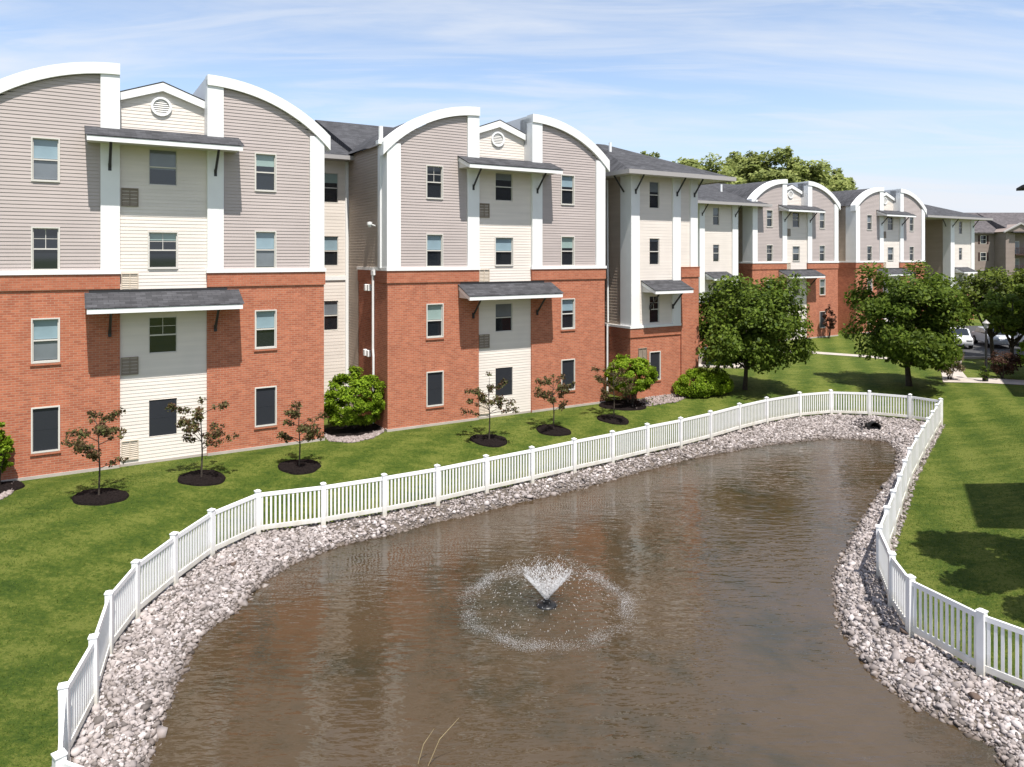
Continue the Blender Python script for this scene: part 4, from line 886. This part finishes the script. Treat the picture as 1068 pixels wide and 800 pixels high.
q9 = W(1072, 388, 7.1); shrub((q9[0], q9[1]), 'yellow green shrub cut off by the right frame edge', 138, .7, 1.0, 1.1, 1200, .08, M['leaf_bush'], 'yellow_shrub', 'shrub')
q10 = W(-10, 513, 7.1); mulch((q10[0], q10[1] + .3), .72, .7, 'dark mulch bed at the left frame edge', 'mulch beds under the wall shrubs', .5)
shrub((q10[0] - .05, q10[1] + .35), 'upright green shrub cut off by the left frame edge', 139, .45, 1.05, 1.15, 4000, .06, M['leaf_bush'], 'upright_shrub', 'shrub')
# pebble strips along the beds
def pebbles(poly_px, hc, label, n, seed):
    rng = np.random.default_rng(seed); poly = np.array([W(x, y, hc) for x, y in poly_px]); c = rng.uniform(poly.min(0), poly.max(0), (n * 6, 2)); _, i_ = poly_dist(c, poly); c = c[i_][:n]
    z = terrain(c)[0]; s = rng.uniform(.03, .065, len(c)); o = stones('gravel', np.column_stack([c, z + s * .3]), s, M['pebble'], rng, .7); tag(o, label, 'gravel', kind='stuff')
pebbles([(338, 452), (350, 456), (375, 455), (392, 450), (402, 444), (400, 450), (388, 457), (365, 461.5), (342, 459.5)], 7.08, 'pale pebble edging round the large bright bush', 1300, 1)
pebbles([(640, 423), (668, 417), (690, 410), (712, 408), (722, 411), (705, 417), (680, 421), (660, 425)], 7.12, 'pale pebble strip in front of the nearest tower', 1500, 2)
pebbles([(-14, 518), (0, 517), (9, 512), (13, 503), (16, 503), (12, 514), (0, 521), (-14, 522)], 7.08, 'pale pebble edging at the left frame edge', 500, 3)

# ------------------------------------------------------------------ paths, car park, small fixtures
def strip(name, pts, z, m, label, thick=.0):
    mb = MB(); mb.poly([(x, y, z) for x, y in pts]); o = mb.build(name, m); o['kind'] = 'structure'; o['label'] = label; return o
def wp(*a): return [tuple(W(x, y, 7.1 - .02)) for x, y in a]
strip('path', wp((770, 363.5), (844, 366.2), (900, 370.2), (960, 376), (960, 378), (900, 372.3), (844, 368.4), (770, 365.5)), .02, M['concrete'], 'narrow concrete walkway across the far lawn')
strip('pavement', wp((981.5, 386), (1002, 385.6), (1009, 394), (1026, 394.2), (1068, 396.5), (1120, 399), (1120, 405), (1068, 401.5), (1026, 399.3), (983.5, 398.5)), .024, M['concrete'], 'pinkish concrete pavement right of the pond')
strip('footpath', wp((993.5, 376), (1003, 376), (1002, 385.6), (984, 386)), .028, M['concrete'], 'shaded concrete footpath leading to the car park')
lot = strip('car_park', [(29, 50.6), (90, 50.6), (90, 74), (34, 74)], .012, M['asphalt'], 'asphalt car park behind the trees')
kb = MB(); kb.box(28.9, 90, 50.35, 50.6, -.05, .13); ko = kb.build('kerb', M['concrete']); ko['kind'] = 'structure'; ko['label'] = 'concrete kerb along the car park'
# transformer cabinet
q = W(752, 383, 7.1); T = empty('transformer_cabinet', (q[0] + .1, q[1] + .7, 0), R(-8)); tag(T, 'dark green metal utility cabinet behind the round tree', 'utility cabinet')
m = MB(); m.box(-.85, .75, -.6, .6, .08, 1.0); m.build('cabinet', M['green_metal'], T, bevel=.03)
m = MB(); m.prism([(-.66, .98), (.66, 1.06), (.66, 1.1), (-.66, 1.02)], lambda p: (-.9, p[0], p[1]), lambda p: (.8, p[0], p[1])); m.build('lid', M['green_metal'], T)
m = MB(); m.box(-.06, -.04, -.62, -.6, .1, .95); m.box(.05, .12, -.64, -.6, .45, .6); m.build('door_handle', M['dark_metal'], T)
m = MB(); m.box(-1.9, 1.6, -1.1, 1.0, -.1, .08); o = m.build('concrete_pad', M['concrete'], None); o.location = T.location; o.rotation_euler = T.rotation_euler; tag(o, 'concrete pad under the dark green cabinet', 'pad')
q = W(735, 381, 7.1); m = MB(); m.box(-.42, .42, -.3, .3, -.1, .62); m.box(-.46, .46, -.34, .34, .62, .7); o = m.build('utility_box', M['concrete'], None, bevel=.02); o.location = (q[0], q[1] + .5, 0); tag(o, 'low pale utility box left of the green cabinet', 'utility box')
# lamp post
q = W(1028.5, 398, 7.1); L = empty('lamp_post', (q[0], q[1], 0)); tag(L, 'thin dark lamp post with small pale cap lamp on far lawn', 'lamp post')
m = MB(); m.lathe([(.11, 0), (.11, .25), (.06, .3), (.05, 2.95), (.06, 3.0)], (0, 0, 0), 12); m.build('pole', M['dark_metal'], L)
m = MB(); m.lathe([(.06, 3.0), (.10, 3.06), (.13, 3.3)], (0, 0, 0), 14); m.build('lamp_glass', M['headlight'], L)
m = MB(); m.lathe([(.19, 3.3), (.14, 3.36), (.05, 3.44), (.02, 3.5)], (0, 0, 0), 16); m.build('lamp_cap', M['gutter'], L)
# cars
def car(x, y, rot, paint, label):
    C = empty('parked_car', (x, y, .015), rot); tag(C, label, 'car', 'cars parked behind the trees')
    prof = [(-2.2, .35), (-2.25, .65), (-2.1, .92), (-1.55, .98), (-.75, 1.42), (.65, 1.44), (1.35, .98), (2.1, .86), (2.25, .6), (2.2, .3), (1.8, .26), (-1.8, .26)]
    m = MB(); m.prism(prof, lambda p: (p[0], -.85, p[1]), lambda p: (p[0], .85, p[1])); b_ = m.build('body', paint, C, bevel=.1)
    g = MB()
    for sy in (-.862, .862):
        g.poly([(-1.35, sy, 1.0), (-.72, sy, 1.36), (-.1, sy, 1.37), (-.1, sy, 1.0)]); g.poly([(-.02, sy, 1.0), (-.02, sy, 1.37), (.6, sy, 1.37), (1.15, sy, 1.0)])
    g.quad((.70, -.7, 1.44), (.70, .7, 1.44), (1.36, .74, 1.0), (1.36, -.74, 1.0)); g.quad((-.8, -.7, 1.42), (-.8, .7, 1.42), (-1.56, .74, 1.0), (-1.56, -.74, 1.0)); g.build('windows', M['glass'], C)
    for wx in (-1.35, 1.4):
        for sy in (-.8, .8):
            t = MB(); t.tube([(0, -.11, 0), (0, .11, 0)], .33, 18); o = t.build('wheel', M['rubber'], C); o.location = (wx, sy, .33)
            t = MB(); t.tube([(0, -.125, 0), (0, .125, 0)], .2, 14); t.build('rim', M['rim'], o)
    for sy in (-.6, .6):
        t = MB(); t.box(2.1, 2.26, sy - .2, sy + .2, .62, .76); t.build('headlight', M['headlight'], C, bevel=.03)
        t = MB(); t.box(-2.27, -2.1, sy - .2, sy + .2, .68, .84); t.build('taillight', M['taillight'], C, bevel=.03)
car(34.9, 57.4, R(248), M['car_white'], 'white car beside the pale blossoming shrub')
car(38.0, 57.6, R(255), M['car_silver'], 'silver car directly behind the lamp post')
car(40.6, 57.4, R(262), M['car_white'], 'white car behind the dark burgundy shrub')
# dry reeds
q = W(437, 797, HW)
for dx_, dy_, hgt, lx, lab in ((-.1, 0, .55, .34, 'left dry reed stalk standing in the near water'), (.02, -.05, .75, .62, 'right dry reed stalk leaning over the near water')):
    m = MB(); m.tube([(0, 0, -.3), (lx * .5, .02, hgt * .55), (lx, .03, hgt)], [.008, .007, .003], 6); o = m.build('reed', M['straw'], None); o.location = (q[0] + dx_, q[1] + dy_, ZW); tag(o, lab, 'reed', 'dry reeds in the pond')

# ------------------------------------------------------------------ brown apartment building far right
B = empty('brown_apartment_building', (76, 120, 0)); tag(B, 'brown grey apartment building with dark balconies beyond the car park', 'apartment building')
def bwin(x, z, y=0):
    m = MB(); m.box(x - .5, x + .5, y - .03, y + .02, z, z + 1.4); o = m.build('window', M['frame'], B)
    g = MB(); g.box(x - .42, x + .42, y - .04, y, z + .07, z + .66); g.box(x - .42, x + .42, y - .04, y, z + .74, z + 1.33); g.build('pane', M['glass'], o)
    for sx in (-.85, .55):
        s = MB(); s.box(x + sx, x + sx + .3, y - .05, y, z, z + 1.4); s.build('shutter', M['brown_dark'], o)
m = MB(); wall(m, -1.5, 3.4, -.3, 11, [], front(0), .2); wall(m, -2.8, 0, -.3, 11, [], left(3.4), .2); wall(m, 3.4, 4.9, -.3, 11, [], front(-2.8), .2); wall(m, 4.5, 12.5, -.3, 11, [], front(-1.0)); wall(m, 12.5, 30, -.3, 11, [], front(-2.8), .2); wall(m, -2.8, -1, -.3, 11, [], right(4.9)); wall(m, -2.8, -1, -.3, 11, [], left(12.5)); wall(m, 0, 12, -.3, 11, [], left(-1.5))
m.build('siding_wall', M['brown_siding'], B)
m = MB(); m.prism([(-3.5, 11), (6, 14.6), (14, 11), (14, 10.8), (-3.5, 10.8)], lambda q: (4.2, q[0], q[1]), lambda q: (31, q[0], q[1])); m.prism([(-.6, 11), (6, 14.6), (13, 11), (13, 10.8), (-.6, 10.8)], lambda q: (-2.2, q[0], q[1]), lambda q: (4.2, q[0], q[1])); m.build('roof', M['roof_brown'], B)
m = MB(); m.prism([(3.0, 11.0), (5.4, 12.25), (7.8, 11.0)], lambda q: (q[0], -3.3, q[1]), lambda q: (q[0], 3, q[1])); m.build('gable', M['brown_siding'], B)
m = MB()
for sgn in (-1, 1): m.prism([(5.4, 12.45), (5.4 + sgn * 2.7, 11.02), (5.4 + sgn * 2.7, 10.82), (5.4, 12.2)], lambda q: (q[0], -3.55, q[1]), lambda q: (q[0], -3.25, q[1]))
m.build('gable_trim', M['gutter'], B)
for z in (10.2, 7.35, 4.5, 1.6):
    if z < 10: 
        m = MB(); m.box(4.9, 12.5, -3.0, -1.0, z - .15, z + .1); o = m.build('balcony', M['brown_dark'], B)
        r = MB(); r.box(4.9, 12.5, -3.0, -2.94, z + 1.0, z + 1.08)
        for k in range(38): x = 4.95 + k * .2; r.box(x, x + .05, -2.99, -2.95, z + .1, z + 1.0)
        r.build('railing', M['brown_dark'], o)
        for x in (6.0, 8.4, 10.8):
            d = MB(); d.box(x - .8, x + .8, -1.06, -1.0, z + .1, z + 2.2); o2 = d.build('patio_door', M['frame'], B); g = MB(); g.box(x - .72, x - .03, -1.08, -1.04, z + .2, z + 2.1); g.box(x + .03, x + .72, -1.08, -1.04, z + .2, z + 2.1); g.build('pane', M['blind_grey'], o2)
for z in (9.1, 6.3, 3.4): bwin(1.6, z); bwin(14.5, z, -2.8)

# ------------------------------------------------------------------ neighbouring block beyond the right edge (its shadow lies on the lawn)
ang = R(62); B = empty('neighbouring_block', (17.45, 19.5, 0), ang); tag(B, 'apartment block beyond the right edge, only a grey roof corner showing', 'apartment building')
# local x along its long front (away from the camera), building lies on local -y
spans = ((-4.6, 0, 0.0), (0.0, 15.9, -5.5), (15.9, 25.6, -3.0), (25.6, 28.0, 0.0))
m = MB(); bk = MB(); rf = MB()
for x0, x1, y1 in spans:
    a0, a1 = x0 + (.6 if x0 in (-4.6, 25.6) else 0), x1 - (.6 if x1 in (0, 28.0) else 0)
    m.box(a0, a1, -16, y1 - .6, 3.5, 11.2); bk.box(a0 - .04, a1 + .04, -16, y1 - .55, -.4, 3.5)
    rf.prism([(y1, 11.2), (-9, 14.4), (-17, 11.2), (-17, 11.05), (y1, 11.05)], lambda q: (x0, q[0], q[1]), lambda q: (x1, q[0], q[1]))
m.build('siding_wall', M['taupe'], B); bk.build('brick_wall', M['brick'], B); m = rf
m.build('roof', M['shingle'], B)
for x, y in ((-2.3, -.6), (2.5, -6.1), (6, -6.1), (9.5, -6.1), (13, -6.1), (19, -3.6), (22, -3.6)):
    for l in LV:
        f = MB(); f.box(x - .5, x + .5, y - .02, y + .04 + (.06 if l[0] < 3 else 0), l[0], l[1]); o = f.build('window', M['frame'], B)
        g = MB(); yy = y + .045 + (.06 if l[0] < 3 else 0); g.quad((x - .43, yy, l[0] + .07), (x + .43, yy, l[0] + .07), (x + .43, yy, l[1] - .07), (x - .43, yy, l[1] - .07)); g.build('pane', M['glass'], o)
print('objects', len(bpy.data.objects))
